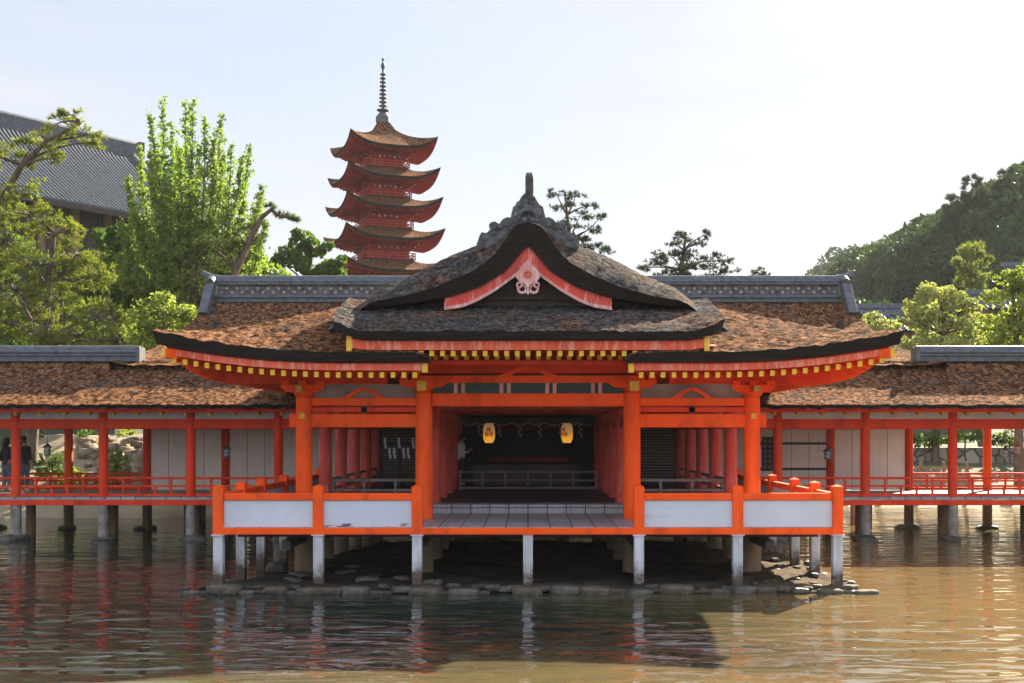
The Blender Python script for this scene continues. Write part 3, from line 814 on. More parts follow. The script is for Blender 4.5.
# ================================================================== REAR HALL
RH = thing('worship_hall', 'long rear shrine hall with brown bark roof and grey tiled ridge', 'shrine building', (0, 20, .1))
RF = curve([(12.3,4.95),(14,5.2),(16.6,5.62),(19,6.22),(21.3,6.95),(22.3,7.5),(23,8.02)], .5)
mb = MB()
xs = np.linspace(-12.15, 12.15, 190); ys = np.linspace(12.3, 23, 80)
P = [[(x, y, RF(y)+rough(x, y)+.10*max(0,(abs(x)-11.2)/.9)**2) for x in xs] for y in ys]
mb.grid(P, 0, True)
Pb = [[(x, 46-y, z) for x, y, z in r] for r in P[::4]]; mb.grid(Pb, 0, True, flip=True)
for side in (0, -1):
    E = [r[side] for r in P]; L = [(x*.995, y, z-.3) for x, y, z in E]
    mb.grid([E, L], 1, False, flip=(side == 0)); mb.grid([[(x,46-y,z) for x,y,z in E],[(x,46-y,z) for x,y,z in L]], 1, False, flip=(side != 0))
mb.grid([[(x, y, z-.28) for x, y, z in r] for r in P[::4]], 2, True, flip=True)
mb.build('roof', [M['bark'], M['edge'], M['deepred']], RH)
mb = MB()
mb.box(-11.75, 11.75, 22.75, 23.25, 7.9, 8.1); mb.box(-11.8, 11.8, 22.66, 23.34, 8.06, 8.17)
mb.box(-11.8, 11.8, 22.68, 23.32, 8.55, 8.63)
mb.tube([(-12.3,23,9.02),(-12.0,23,8.86),(-11.6,23,8.76),(11.6,23,8.76),(12.0,23,8.86),(12.3,23,9.02)], [.12,.15,.17,.17,.15,.12], 12)
mb.tube([(-11.7,22.74,8.68),(11.7,22.74,8.68)], .06, 8)
rr = mb.build('ridge', M['tile'], RH, .01)
mb = MB()
for k in range(60):
    x = -11.5+k*.39
    for j in (0, 1):
        mb.tube([(x+j*.19, 22.79, 8.27+.14*j),(x+j*.19, 22.74, 8.27+.14*j)], .06, 8)
mb.build('tile_disc', M['stone'], rr)['kind'] = 'stuff'
MB().box(-11.65, 11.65, 22.8, 23.2, 8.17, 8.55).build('lattice_band', M['tiledark'], rr)
for sg in (-1, 1):
    mb = MB(); mb.bar((sg*11.85, 22.55, 8.5), (sg*11.95, 21.9, 7.35), .35, .3); mb.tube([(sg*11.85,22.4,8.6),(sg*11.85,22.7,8.75)], .16, 10)
    mb.build('ridge_end_tile', M['tile'], rr, .02)
mb = MB(); mb.box(-11.2, 11.2, 17.2, 29, 1.2, 5.2); mb.build('wall', M['wallboard'], RH)
for sg in (-1, 1): MB().box(sg*11.25-.05, sg*11.25+.05, 20.5, 25.5, 5, 7.0).build('gable_wall', M['darkwood'], RH)
MB().box(-11, 11, 30, 30.4, -.6, 1.15).build('added_dark_wall', M['darkrock'], RH)  # added dark wall in place of the deep shade under the hall
for k in range(10):
    for y in (17.2, 21, 25):
        mb = MB(); mb.cyl(-10.8+k*2.4, y, -.3, 1.2, .17, n=12); mb.build('stilt', M['brownpost'], RH)

# ================================================================== CORRIDORS
def corridor(sg, label):
    t = thing('covered_corridor', label, 'corridor', (sg*13, 13, .1))
    XA, XB = 5.2, 21.0
    X = lambda x: sg*x
    prof = curve([(9.75,3.74),(11,4.15),(12.2,4.66),(13,5.12)], .25)
    mb = MB()
    xs = np.linspace(XA, XB, 150); ys = np.linspace(9.75, 13, 50)
    P = [[(X(x), y, prof(y)+rough(X(x), y)) for x in xs] for y in ys]
    mb.grid(P, 0, True, flip=(sg < 0))
    mb.grid([[(x, 26-y, z) for x, y, z in r] for r in P[::3]], 0, True, flip=(sg > 0))
    E0 = P[0]; E1 = [(x, y+.05, z-.10+.02*noise.noise(Vector((x*3,0,0)))) for x, y, z in E0]
    mb.grid([E0, E1], 1, False, flip=(sg > 0))
    B0 = [(x, 26-y, z) for x, y, z in E0]; B1 = [(x, 26-y, z) for x, y, z in E1]
    mb.grid([B0, B1], 1, False, flip=(sg < 0))
    mb.build('roof', [M['bark'], M['edge']], t)
    # soffit (white board) under the eaves, front and back
    mb = MB()
    s0 = [[(X(x), y, prof(y)-.13) for x in (XA, XB)] for y in (9.85, 11, 12.2, 13)]
    mb.grid(s0, 0, False, flip=(sg > 0)); mb.grid([[(x, 26-y, z) for x, y, z in r] for r in s0], 0, False, flip=(sg < 0))
    mb.build('soffit', M['plaster'], t)
    a, b = sorted((X(11.45), X(XB)))
    mb = MB(); mb.box(a, b, 12.8, 13.2, 5.08, 5.34); mb.box(a-.03, b+.03, 12.74, 13.26, 5.24, 5.30)
    mb.tube([(a,13,5.42),(b,13,5.42)], .14, 12); mb.tube([(a,12.82,5.36),(b,12.82,5.36)], .06, 8)
    mb.box(X(11.45)-.06, X(11.45)+.06, 12.72, 13.28, 5.06, 5.5)
    mb.build('ridge', M['tile'], t, .01)
    a, b = sorted((X(XA), X(XB)))
    for y in (10.15, 15.85):
        mb = MB(); mb.box(a, b, y-.06, y+.06, 3.545, 3.665); mb.build('eave_beam', M['red'], t, .006)
    for y in (11.0, 14.9):
        mb = MB(); mb.box(a, b, y-.07, y+.07, 3.10, 3.365); mb.build('lintel', M['red'], t, .008)
        mb = MB(); mb.box(a, b, y-.05, y+.05, 3.85, 3.97); mb.build('wall_plate', M['red'], t)
        mb = MB(); mb.box(a, b, y-.02, y+.02, 3.37, 3.85); mb.build('frieze_board', M['plaster'], t)
    mb = MB()
    k = 0; x = XA+.2
    while x < XB:
        for s_ in (1, -1):
            yy = (9.95, 11.0) if s_ > 0 else (16.05, 15.0)
            mb = MB(); mb.bar((X(x), yy[0]+.27*s_, 3.50), (X(x), yy[1], 3.70), .10, .10, 0, mend=0)
            if s_ > 0: mb.build('rafter', M['tan'], t)
        x += .66
    # floor
    mb = MB(); mb.box(a, b, 10.92, 15.0, 1.12, FLOOR); mb.build('floor', M['deck'], t)
    for y in (10.9, 15.02):
        mb = MB(); mb.box(a, b, y-.05, y+.05, .97, 1.115); mb.build('edge_beam', M['red'], t, .006)
    # pillars on stone stilts
    for j in range(6):
        x = 6.96 + 2.44*j
        for y in (11.0, 14.9):
            mb = MB(); mb.cyl(X(x), y, FLOOR, 3.62, .13, .125, 18)
            mb.build('pillar', M['vermilion'] if (y > 12 and j >= 3) else M['red'], t)
            mb = MB(); mb.cyl(X(x), y, -.4, 1.12, .15, .145, 14); mb.build('stilt', M['stone'] if y < 12 else M['brownpost'], t)
        mb = MB(); mb.cyl(X(x+1.22), 14.9, -.4, 1.0, .08, n=10); mb.build('stilt', M['brownpost'], t)
        mb = MB(); mb.cyl(X(x+.4), 13.0, -.4, 1.0, .14, n=12); mb.build('stilt', M['brownpost'], t)
        mb = MB(); mb.box(X(x)-.08, X(x)+.08, 11.05, 14.85, 3.2, 3.4); mb.build('cross_beam', M['red'], t)
    # railings
    for y in (11.0, 14.9):
        for j in range(-1, 6):
            x0, x1 = 6.96+2.44*j+.12, 6.96+2.44*(j+1)-.12
            if j < 0: x0 = 5.95
            p, q = sorted((X(x0), X(x1)))
            if y > 12 and j < 2: continue
            mb = MB()
            mb.tube([(p, y, 1.72),(q, y, 1.72)], .034, 8); mb.box(p, q, y-.028, y+.028, 1.47, 1.525); mb.box(p, q, y-.04, y+.04, 1.22, 1.29)
            r = mb.build('railing', M['red'], t)
            for k in range(1, 5):
                xx = p+(q-p)*k/5; mb = MB(); mb.cbox((xx, y, 1.48 if k in (1, 4) else 1.37), .055, .055, .46 if k in (1, 4) else .26); mb.build('baluster', M['red'], r)
    # white board walls between the rear pillars
    for j in range(0, 2):
        x0, x1 = 6.96+2.44*j+.13, 6.96+2.44*(j+1)-.13
        p, q = sorted((X(x0), X(x1)))
        mb = MB(); mb.box(p, q, 14.88, 14.92, 1.22, 3.1); w = mb.build('wall_panel', M['wallboard'], t)
        mb = MB()
        for k in range(1, 4): mb.box(p+(q-p)*k/4-.006, p+(q-p)*k/4+.006, 14.872, 14.88, 1.24, 3.08)
        mb.build('panel_joint', M['greywood'], w)
        if sg > 0 and j == 0:
            mb = MB(); mb.box(p, q, 14.84, 14.878, 2.62, 2.69); mb.box(p, q, 14.84, 14.878, 1.83, 1.90); mb.build('batten', M['darkwood'], w)
    p, q = sorted((X(5.2), X(6.83)))
    mb = MB(); mb.box(p, q, 14.88, 14.92, 1.22, 3.1); mb.build('wall_panel', M['wallboard'], t)
    return t
cl = corridor(-1, 'red pillared corridor over the water on the side of the pagoda')
cr = corridor(1, 'red pillared corridor over the water on the side of the forested hill')

# hanging corridor lanterns
def lantern(label, loc, group, m):
    t = thing('hanging_lantern', label, 'lantern', loc, group, world=False)
    mb = MB(); mb.lathe([(.0,.0),(.10,0),(.115,.02),(.115,.045)], (0,0,-.16), 6, smooth=False); mb.build('base', m, t)
    mb = MB(); mb.lathe([(.085,-.115),(.095,-.02),(.085,.075)], (0,0,0), 6, smooth=False); b = mb.build('glass_body', M['glass'], t)
    mb = MB()
    for k in range(6):
        a = R(60*k); mb.tube([(.088*math.cos(a),.088*math.sin(a),-.115),(.099*math.cos(a),.099*math.sin(a),-.02),(.088*math.cos(a),.088*math.sin(a),.075)], .009, 5)
        a2 = R(60*k+30); mb.tube([(.078*math.cos(a2),.078*math.sin(a2),-.115),(.088*math.cos(a2),.088*math.sin(a2),-.02),(.078*math.cos(a2),.078*math.sin(a2),.075)], .005, 4)
    mb.lathe([(.1,-.03),(.106,-.02),(.1,-.01)], (0,0,0), 6, smooth=False)
    mb.build('frame', m, b)
    mb = MB(); mb.lathe([(.15,.07),(.16,.085),(.11,.12),(.05,.16),(.025,.2),(.035,.215),(0,.24)], (0,0,0), 6, smooth=False); mb.build('roof', m, t)
    mb = MB(); mb.tube([(0,0,.23),(0,0,.74)], .008, 5); mb.build('hanger', m, t)
    return t
LZ = lambda px, py, d: at(px, py, d)
lantern('small grey metal lantern hanging by the two visitors on the corridor', LZ(47.5, 450, 36), 'metal corridor lanterns', M['lantern'])
lantern('small grey metal lantern hanging before a white wall panel, pagoda side', LZ(226.5, 452, 36), 'metal corridor lanterns', M['lantern'])
lantern('small grey metal lantern hanging before a white wall panel, hill side', LZ(827.5, 454, 36), 'metal corridor lanterns', M['lantern'])
lantern('small grey metal lantern hanging in front of the stone wall', LZ(1005, 453, 36), 'metal corridor lanterns', M['lantern'])
lantern('copper coloured lantern hanging near the picture edge by the stone wall', LZ(1017, 449, 35), 'metal corridor lanterns', M['copper'])
# notice board
nb = thing('notice_board', 'narrow black board with rows of pale plates beside the corridor pillar', 'notice board', at(767.5, 470, 36.9))
mb = MB(); p0 = at(762, 471, 36.9); p1 = at(773, 437, 36.9); mb.box(p0.x, p1.x, p0.y, p0.y+.04, p0.z, p1.z); mb.build('board', M['black'], nb)
for i in range(6):
    for j in range(2):
        x = p0.x+.05+j*.15; z = p0.z+.08+i*.155
        mb = MB(); mb.box(x, x+.09, p0.y-.012, p0.y-.002, z, z+.10); mb.build('plate', M['greywood'], nb)

# ================================================================== PEOPLE
def person(label, loc, rz, shirt, legs, height, hairlen, armpose):
    t = thing('person', label, 'person', loc, None, world=False, rz=rz)
    k = height/1.65
    def skin(name, chain, mat, par, sub=2):
        verts, edges, rad = [], [], []
        for c in chain:
            base = len(verts); link_to = c.get('to')
            for i, (p, r) in enumerate(c['p']):
                verts.append(Vector(p)*k); rad.append((r[0]*k, r[1]*k) if isinstance(r, tuple) else (r*k, r*k))
                if i: edges.append((base+i-1, base+i))
                elif link_to is not None: edges.append((link_to, base))
        me = bpy.data.meshes.new(name); me.from_pydata(verts, edges, []); me.materials.append(mat)
        o = bpy.data.objects.new(name, me); COL.objects.link(o); o.parent = par
        md = o.modifiers.new('skin', 'SKIN'); md.use_smooth_shade = True
        lay = me.skin_vertices[0].data if me.skin_vertices else None
        if lay is None:
            me.attributes.new  # the modifier makes the layer
        for i, sv in enumerate(me.skin_vertices[0].data):
            sv.radius = rad[i]; sv.use_root = (i == 0)
        ss = o.modifiers.new('sub', 'SUBSURF'); ss.levels = sub; ss.render_levels = sub
        return o
    A = armpose
    body = [{'p': [((0,0,.90),(.13,.10)), ((0,0,1.08),(.11,.085)), ((0,0,1.28),(.135,.09)), ((0,0,1.38),(.06,.055)), ((0,-.01,1.46),.05), ((0,-.02,1.54),(.075,.09)), ((0,-.01,1.61),(.06,.075))]}]
    for s_ in (-1, 1):
        body.append({'p': [((s_*.09,0,.82),.085), ((s_*.10,-.01,.47),.055), ((s_*.10,.02,.10),.038), ((s_*.10,-.12,.035),(.04,.03))], 'to': 0})
        body.append({'p': [((s_*.17,0,1.33),.055), ((s_*A[0][0],A[0][1],A[0][2]),.04), ((s_*A[1][0],A[1][1],A[1][2]),.03), ((s_*A[2][0],A[2][1],A[2][2]),.03)], 'to': 2})
    b = skin('body', body, M['skin'], t)
    # clothing follows the body
    sh = [{'p': [((0,0,.78),(.15,.125)), ((0,0,.92),(.145,.118)), ((0,0,1.08),(.13,.105)), ((0,0,1.28),(.15,.105)), ((0,0,1.385),(.085,.075))]}]
    for s_ in (-1, 1):
        sh.append({'p': [((s_*.17,0,1.33),.07), ((s_*A[0][0],A[0][1],A[0][2]),.056), ((s_*(A[0][0]*.4+A[1][0]*.6),A[0][1]*.4+A[1][1]*.6,A[0][2]*.4+A[1][2]*.6),.046)], 'to': 3})
    skin('shirt', sh, shirt, b)
    tr = [{'p': [((0,0,1.0),(.125,.10)), ((0,0,.86),(.14,.115))]}]
    for s_ in (-1, 1): tr.append({'p': [((s_*.09,0,.78),.095), ((s_*.10,-.01,.47),.072), ((s_*.10,.02,.13),.06)], 'to': 1})
    skin('trousers', tr, legs, b)
    mb = MB()
    pr = [(0,.125),(.05,.115),(.085,.075),(.098,.02),(.096,-.04),(.085,-.08)]
    mb.lathe(pr, (0, .012, 1.555), 16)
    if hairlen: mb.tube([(0,.06,1.55),(0,.09,1.42),(0,.10,1.28)], [.085,.085,.05], 12)
    mb.v = [(x*k, y*k, z*k) for x, y, z in mb.v]
    mb.build('hair', M['hair'], b)
    mb = MB()
    for s_ in (-1, 1): mb.lathe([(0,.012),(.009,.008),(.012,0),(.009,-.008),(0,-.012)], (s_*.03,-.098,1.555), 8)
    mb.v = [(x*k, y*k, z*k) for x, y, z in mb.v]; mb.build('eye', M['hair'], b)
    mb = MB(); mb.tube([(0,-.095,1.56),(0,-.125,1.515),(0,-.1,1.505)], [.008,.016,.012], 6); mb.v = [(x*k, y*k, z*k) for x, y, z in mb.v]; mb.build('nose', M['skin'], b)
    for s_ in (-1, 1):
        mb = MB(); mb.tube([(s_*.088,0,1.56),(s_*.1,.0,1.535),(s_*.088,-.005,1.51)], [.012,.018,.01], 6); mb.v = [(x*k, y*k, z*k) for x, y, z in mb.v]; mb.build('ear', M['skin'], b)
        # hand: palm and five fingers, slightly curled
        h = Vector((s_*A[2][0], A[2][1], A[2][2])); e = Vector((s_*A[1][0], A[1][1], A[1][2])); d = (h-e).normalized()
        sd = Vector((0,1,0)) if abs(d.y) < .7 else Vector((1,0,0)); sd = (sd - d*sd.dot(d)).normalized(); nn = d.cross(sd)
        mb = MB(); mb.tube([h-d*.01, h+d*.05, h+d*.08], [.026,.034,.03], 8)
        for i, L in enumerate((.065,.075,.07,.055)):
            o0 = h+d*.075+sd*((i-1.5)*.017); mb.tube([o0, o0+d*L*.5+nn*.006, o0+d*L*.9+nn*.022], [.009,.0085,.006], 6)
        o0 = h+d*.02+sd*.03; mb.tube([o0, o0+d*.03+sd*.025, o0+d*.06+sd*.03+nn*.01], [.012,.01,.007], 6)
        mb.v = [(x*k, y*k, z*k) for x, y, z in mb.v]; mb.build('hand', M['skin'], b)
    return t
hang = ((.21,.02,1.08),(.23,-.04,.85),(.23,-.06,.80))
fold = ((.20,.0,1.08),(.12,-.20,1.10),(.06,-.26,1.14))
pf = at(462.5, 490, 37.0)
person('person in a white shirt and dark trousers standing inside the hall', (pf.x, 13.4, HALL), R(110), M['white'], M['darkcloth'], 1.52, False, fold)
pf = at(7, 490, 36.6); person('long haired person in dark top at the picture edge on the corridor', (pf.x, 13.6, FLOOR), R(160), M['darkcloth'], M['denim'], 1.63, True, hang)
pf = at(24, 490, 36.2); person('person in grey trousers half hidden behind a red corridor pillar', (pf.x, 13.2, FLOOR), R(60), M['darkcloth'], M['denim'], 1.66, True, hang)

# ================================================================== PAGODA
PD = 105.0
pc = at(383, 434, PD); ANG = R(22)
pg = thing('pagoda', 'five storied red pagoda with upturned bark roofs and tall bronze spire', 'pagoda', (pc.x, pc.y, 9.0))
ca, sa = math.cos(ANG), math.sin(ANG)
def PR(x, y, z): return (pc.x + x*ca - y*sa, pc.y + x*sa + y*ca, z)
tips = [28.06, 25.47, 22.95, 20.3, 17.6]; Rr = [5.35, 5.6, 5.85, 6.05, 6.2]
for i in range(5):
    zt = tips[i]; hw = Rr[i]/math.sqrt(2); zmid = zt-1.0; bw_ = 1.42+.13*i
    top_in = .45 if i == 0 else bw_-.05; z_in = 29.75 if i == 0 else zmid+1.35
    mb = MB(); nU, nT = 25, 9
    for s_ in range(4):
        c_, n_ = math.cos(R(90*s_)), math.sin(R(90*s_))
        def rp(u, t, dz=0, hw_=hw):
            w = top_in + (hw_-top_in)*t; x, y = u*w, -w
            up = 1.0*abs(u)**3.2*t**2
            z = z_in - (z_in-zmid)*(t**.72 if i else t**.62) + up + dz
            return PR(x*c_-y*n_, x*n_+y*c_, z)
        us = np.linspace(-1, 1, nU); tt = np.linspace(0, 1, nT)
        P = [[rp(u, t) for u in us] for t in tt[::-1]]
        mb.grid(P, 0, True)
        def ep(u, dz, k):
            w = hw*k; x, y = u*w, -w
            return PR(x*c_-y*n_, x*n_+y*c_, zmid + 1.0*abs(u)**3.2 + dz)
        mb.grid([[ep(u, -.24, .985) for u in us], P[0]], 1, False)
        # underside, in two planes
        def sp(u, t):
            w = hw*.985 + (bw_+.05-hw*.985)*t; x, y = u*w, -w
            return PR(x*c_-y*n_, x*n_+y*c_, zmid-.24 + (1.0*abs(u)**3.2)*(1-t)**1.5 + .30*t)
        mb.grid([[sp(u, t) for u in us] for t in np.linspace(0, 1, 6)[::-1]], 2, True)
    rf = mb.build('roof', [M['bark'], M['edge'], M['oldred']], pg)
    # rafters under the eaves
    mb = MB()
    for s_ in range(4):
        c_, n_ = math.cos(R(90*s_)), math.sin(R(90*s_))
        for k in range(27):
            u = -0.96+1.92*k/26
            x0, y0 = u*hw*.97, -hw*.97; x1, y1 = u*hw*.97 if abs(u*hw) < bw_ else math.copysign(bw_+(abs(u*hw)-bw_)*.5, u), -bw_ if abs(u*hw) < bw_ else -(bw_+(abs(u*hw)-bw_)*.75)
            mb.bar(PR(x0*c_-y0*n_, x0*n_+y0*c_, zmid-.31+abs(u)**3.2), PR(x1*c_-y1*n_, x1*n_+y1*c_, zmid-.02+.25*abs(u)**3.2), .09, .11)
    mb.build('rafter', M['oldred'], rf)['kind'] = 'stuff'
    # walls and stepped brackets
    mb = MB()
    def sq(mb_, w, z0, z1, m):
        vs = [PR(a*w, b*w, z) for z in (z0, z1) for a, b in ((-1,-1),(1,-1),(1,1),(-1,1))]
        mb_.add(vs, [(0,1,5,4),(1,2,6,5),(2,3,7,6),(3,0,4,7),(4,5,6,7),(3,2,1,0)], m)
    zb = (tips[i+1]-1.0+1.2) if i < 4 else 11.0
    sq(mb, bw_, zb, zmid-.1, 0)
    body = mb.build('storey', [M['oldred']], pg)
    for s_ in range(4):
        c_, n_ = math.cos(R(90*s_)), math.sin(R(90*s_))
        for k in (-1, 0, 1):
            mb = MB()
            for st, (o_, dz) in enumerate(((.25,-.72),(.5,-.5),(.78,-.28))):
                x, y = k*bw_*.86, -(bw_+o_*.5)
                mb.bar(PR(x*c_-y*n_, x*n_+y*c_, zmid+dz), PR(x*c_-(-bw_)*n_, x*n_+(-bw_)*c_, zmid+dz), .18, .14)
                y = -(bw_+o_); a0 = x-.34; a1 = x+.34
                mb.bar(PR(a0*c_-y*n_, a0*n_+y*c_, zmid+dz+.1), PR(a1*c_-y*n_, a1*n_+y*c_, zmid+dz+.1), .12, .12, mend=1)
            mb.build('bracket', [M['oldred'], M['pinkpale']], body)
    mb = MB()
    for s_ in range(4):
        c_, n_ = math.cos(R(90*s_)), math.sin(R(90*s_))
        for k in (-.75, -.45, -.15, .15, .45, .75):
            x, y = k*bw_, -bw_-.015
            mb.bar(PR((x-.09)*c_-y*n_, (x-.09)*n_+y*c_, zmid-.5), PR((x+.09)*c_-y*n_, (x+.09)*n_+y*c_, zmid-.5), .02, .2)
    mb.build('plaster_panel', M['plaster'], body)['kind'] = 'stuff'
    if i < 4:
        mb = MB()
        for s_ in range(4):
            c_, n_ = math.cos(R(90*s_)), math.sin(R(90*s_)); w = bw_+.42
            for z in (zb+.05, zb+.28, zb+.5):
                mb.bar(PR(-w*c_+w*n_, -w*n_-w*c_, z), PR(w*c_+w*n_, w*n_-w*c_, z), .07, .07)
            for k in range(7):
                x = -w+2*w*k/6; mb.bar(PR(x*c_+w*n_, x*n_-w*c_, zb-.1), PR(x*c_+w*n_, x*n_-w*c_, zb+.5), .06, .06)
        mb.build('balcony_railing', M['pink'], pg)
mb = MB()
sx = lambda p, c_, m=0: mb.lathe(p, (pc.x, pc.y, c_), 14)
mb.cbox((pc.x, pc.y, 29.95), 1.1, 1.1, .5); sx([(.0,.45),(.3,.42),(.5,.2),(.52,0)], 30.2); sx([(.12,0),(.5,.12),(.55,.2),(.1,.2)], 30.65)
mb.tube([(pc.x,pc.y,30.5),(pc.x,pc.y,34.2),(pc.x,pc.y,35.3)], [.13,.09,.03], 8)
sp_ = mb.build('spire', M['tiledark'], pg)
for k in range(9):
    mb = MB(); r = .34-.012*k; mb.lathe([(.08,-.02),(r,-.05),(r+.02,.0),(r,.05),(.08,.02)], (pc.x, pc.y, 31.2+k*.34), 14); mb.build('spire_ring', M['tiledark'], sp_)
mb = MB(); mb.lathe([(.05,-.1),(.16,.12),(.2,.35),(.12,.55),(.03,.7)], (pc.x, pc.y, 34.35), 10); mb.lathe([(0,-.14),(.1,-.08),(.14,0),(.1,.08),(0,.18)], (pc.x, pc.y, 35.2), 10); mb.build('finial', M['tiledark'], sp_)

# ================================================================== GREAT TILED HALL (upper left)
d0 = 84.0; A0 = at(-30, 108, d0); d1 = d0*(434-108)/(434-148); A1 = at(141, 148, d1)
gh = thing('great_hall', 'huge old wooden hall with grey tiled roof rising behind the trees', 'hall', ((A0.x+A1.x)/2, (A0.y+A1.y)/2, 8))
ax = Vector((A1.x-A0.x, A1.y-A0.y, 0)); Lh = ax.length; ax.normalize(); nx = Vector((-ax.y, ax.x, 0))
if nx.y > 0: nx = -nx
zr = A0.z
def HP(s_, w, z): return Vector((A0.x, A0.y, 0)) + ax*s_ + nx*w + Vector((0,0,z))
W = 8.5; zf = lambda w: zr - .7 - 6.4*(w/W)**.86
s0, s1 = -14.0, Lh
mb = MB()
ws = np.linspace(0, W, 12)
for sg in (1, -1):
    mb.grid([[HP(s_, sg*w, zf(w)) for w in ws] for s_ in (s0, s1)], 0, False, flip=(sg < 0))
    mb.grid([[HP(s_, sg*w, zf(w)-.4) for w in ws] for s_ in (s0, s1)], 1, False, flip=(sg > 0))
k = s0
while k < s1-.2:
    mb.tube([HP(k, w, zf(w)+.03) for w in ws], .085, 6, 0); k += .36
for sg in (1, -1):
    mb.grid([[HP(s1, sg*w, zf(w)) for w in ws], [HP(s1, sg*w, zf(w)-.5) for w in ws]], 1, False)
    mb.grid([[HP(s_, sg*W, zf(W)) for s_ in (s0, s1)], [HP(s_, sg*W, zf(W)-.4) for s_ in (s0, s1)]], 1, False)
mb.build('roof', [M['tile'], M['darkwood']], gh)
mb = MB(); mb.bar(HP(s0, 0, zr-.45), HP(s1-.2, 0, zr-.45), .6, 1.0); mb.tube([HP(s0,0,zr+.1), HP(s1-.1,0,zr+.1)], .25, 10)
mb.bar(HP(s1-.4,0,zr-.3), HP(s1,0,zr-.3), .9, 1.3)
rr = mb.build('ridge', M['tile'], gh)
mb = MB(); mb.tube([HP(s1-1.0, w, zf(w)+.15) for w in ws], .28, 8); mb.build('verge_ridge', M['tile'], gh)
mb = MB()
for a, b in ((s0, s1-2.0),):
    vs = [HP(a, -W+2.4, 5), HP(b, -W+2.4, 5), HP(b, W-2.4, 5), HP(a, W-2.4, 5)]
    vt = [v + Vector((0,0,zf(W-2.4)-.45-5)) for v in vs]
    mb.add(vs+vt, [(0,1,5,4),(1,2,6,5),(2,3,7,6),(3,0,4,7)])
mb.build('wall', M['darkwood'], gh)
mb = MB()
mb.add([HP(s1-2.01, -W+2.4, zf(W-2.4)-.45), HP(s1-2.01, W-2.4, zf(W-2.4)-.45), HP(s1-2.01, 0, zf(0)-.45)], [(0,1,2)]); mb.build('gable_wall', M['darkwood'], gh)
for k in range(9):
    mb = MB(); p = HP(s1-2.5-k*2.6, W-2.3, 0); mb.cyl(p.x, p.y, 5, zf(W-2.3)-.5, .3, n=10); mb.build('pillar', M['brownpost'], gh)

# ================================================================== GROUND, WATER, HILLS
def gz(x, y):
    z = -.7 + 1.15*float(sm(17.5, 23.5, y)) + 1.2*float(sm(23, 34, y)) + 4.5*float(sm(36, 75, y)) + 3*float(sm(80, 130, y))
    if x > 9: z -= .75*float(sm(9, 13, x))*float(sm(16, 22, y))*(1-float(sm(30, 36, y)))
    return z + (.12*noise.noise(Vector((x*.35, y*.35, 0))) + .05*noise.noise(Vector((x*1.3, y*1.3, 2))))*(1 if y > 15 else .2)
mb = MB()
xs = list(np.linspace(-1500, -90, 12)) + list(np.linspace(-80, 90, 150)) + list(np.linspace(100, 1500, 12))
ys = list(np.linspace(-400, 10, 8)) + list(np.linspace(12, 60, 70)) + list(np.linspace(62, 130, 30)) + list(np.linspace(150, 3000, 14))
mb.grid([[(x, y, gz(x, y)) for x in xs] for y in ys], 0, True)
tag(mb.build('ground', M['ground']), kind='structure')
mb = MB(); mb.add([(-1500,-400,0),(1500,-400,0),(1500,60,0),(-1500,60,0)], [(0,1,2,3)])
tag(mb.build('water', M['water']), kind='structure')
# low bank of sand and stone under the pavilion
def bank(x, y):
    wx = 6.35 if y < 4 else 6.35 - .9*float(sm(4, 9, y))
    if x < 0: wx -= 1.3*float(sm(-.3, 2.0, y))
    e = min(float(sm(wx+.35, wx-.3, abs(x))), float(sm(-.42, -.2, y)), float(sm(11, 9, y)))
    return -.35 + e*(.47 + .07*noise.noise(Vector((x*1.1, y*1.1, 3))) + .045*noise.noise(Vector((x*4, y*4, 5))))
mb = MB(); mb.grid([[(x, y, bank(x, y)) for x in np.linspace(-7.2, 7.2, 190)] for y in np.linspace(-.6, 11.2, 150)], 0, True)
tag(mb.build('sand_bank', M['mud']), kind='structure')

M['mudstone'] = simple('silted_stone', (.05,.043,.034), (.19,.16,.125), 4.5, .85, 1, .08, fine=18)
def rock_mesh(seed, sx, sy, sz, mat, flat=.0):
    import bmesh
    bm = bmesh.new(); bmesh.ops.create_icosphere(bm, subdivisions=3, radius=1)
    o = Vector((seed*3.1, seed*1.7, seed*.9))
    for v in bm.verts:
        n = v.co.normalized()
        k = 1 + .28*noise.noise(n*1.2+o) + .14*noise.noise(n*3+o) + .05*noise.noise(n*8+o)
        p = n*k
        m_ = max(abs(p.x), abs(p.y), abs(p.z)); p = p*(1-flat) + (p/m_)*flat*(.9+.1*k)
        v.co = Vector((p.x*sx, p.y*sy, p.z*sz))
    me = bpy.data.meshes.new('stone'); bm.to_mesh(me); bm.free(); me.materials.append(mat)
    for p in me.polygons: p.use_smooth = True
    return me
def rock(name, me, loc, rz, label, cat, group, s=1.0):
    o = bpy.data.objects.new(name, me); COL.objects.link(o); o.location = loc; o.rotation_euler = (0,0,rz); o.scale = (s,s,s)
    return tag(o, label, cat, group)
EM = [rock_mesh(i+1, .25, .16, .075, M['mudstone'] if i % 3 else M['darkrock'], .8) for i in range(9)]
x = -6.4; i = 0
while x < 6.2:
    w = rnd.uniform(.16, .58)*(1 if rnd.random() < .85 else .6); s = w/.45
    rock('edging_stone', EM[i % 9], (x+w/2, -.42+rnd.uniform(-.05,.05), .04+rnd.uniform(-.045,.035)), rnd.uniform(-.4,.4) + (math.pi if i % 3 else 0), 'flat rough stone edging the sand bank at the waterline below the pavilion', 'stone', 'edging stones along the waterline', s)
    if rnd.random() < .6: rock('edging_stone', EM[(i*5+2) % 9], (x+rnd.uniform(0,w), -.30+rnd.uniform(-.08,.1), .10+rnd.uniform(-.03,.02)), rnd.uniform(0,6), 'flat rough stone edging the sand bank at the waterline below the pavilion', 'stone', 'edging stones along the waterline', rnd.uniform(.3,.7))
    x += w; i += 1
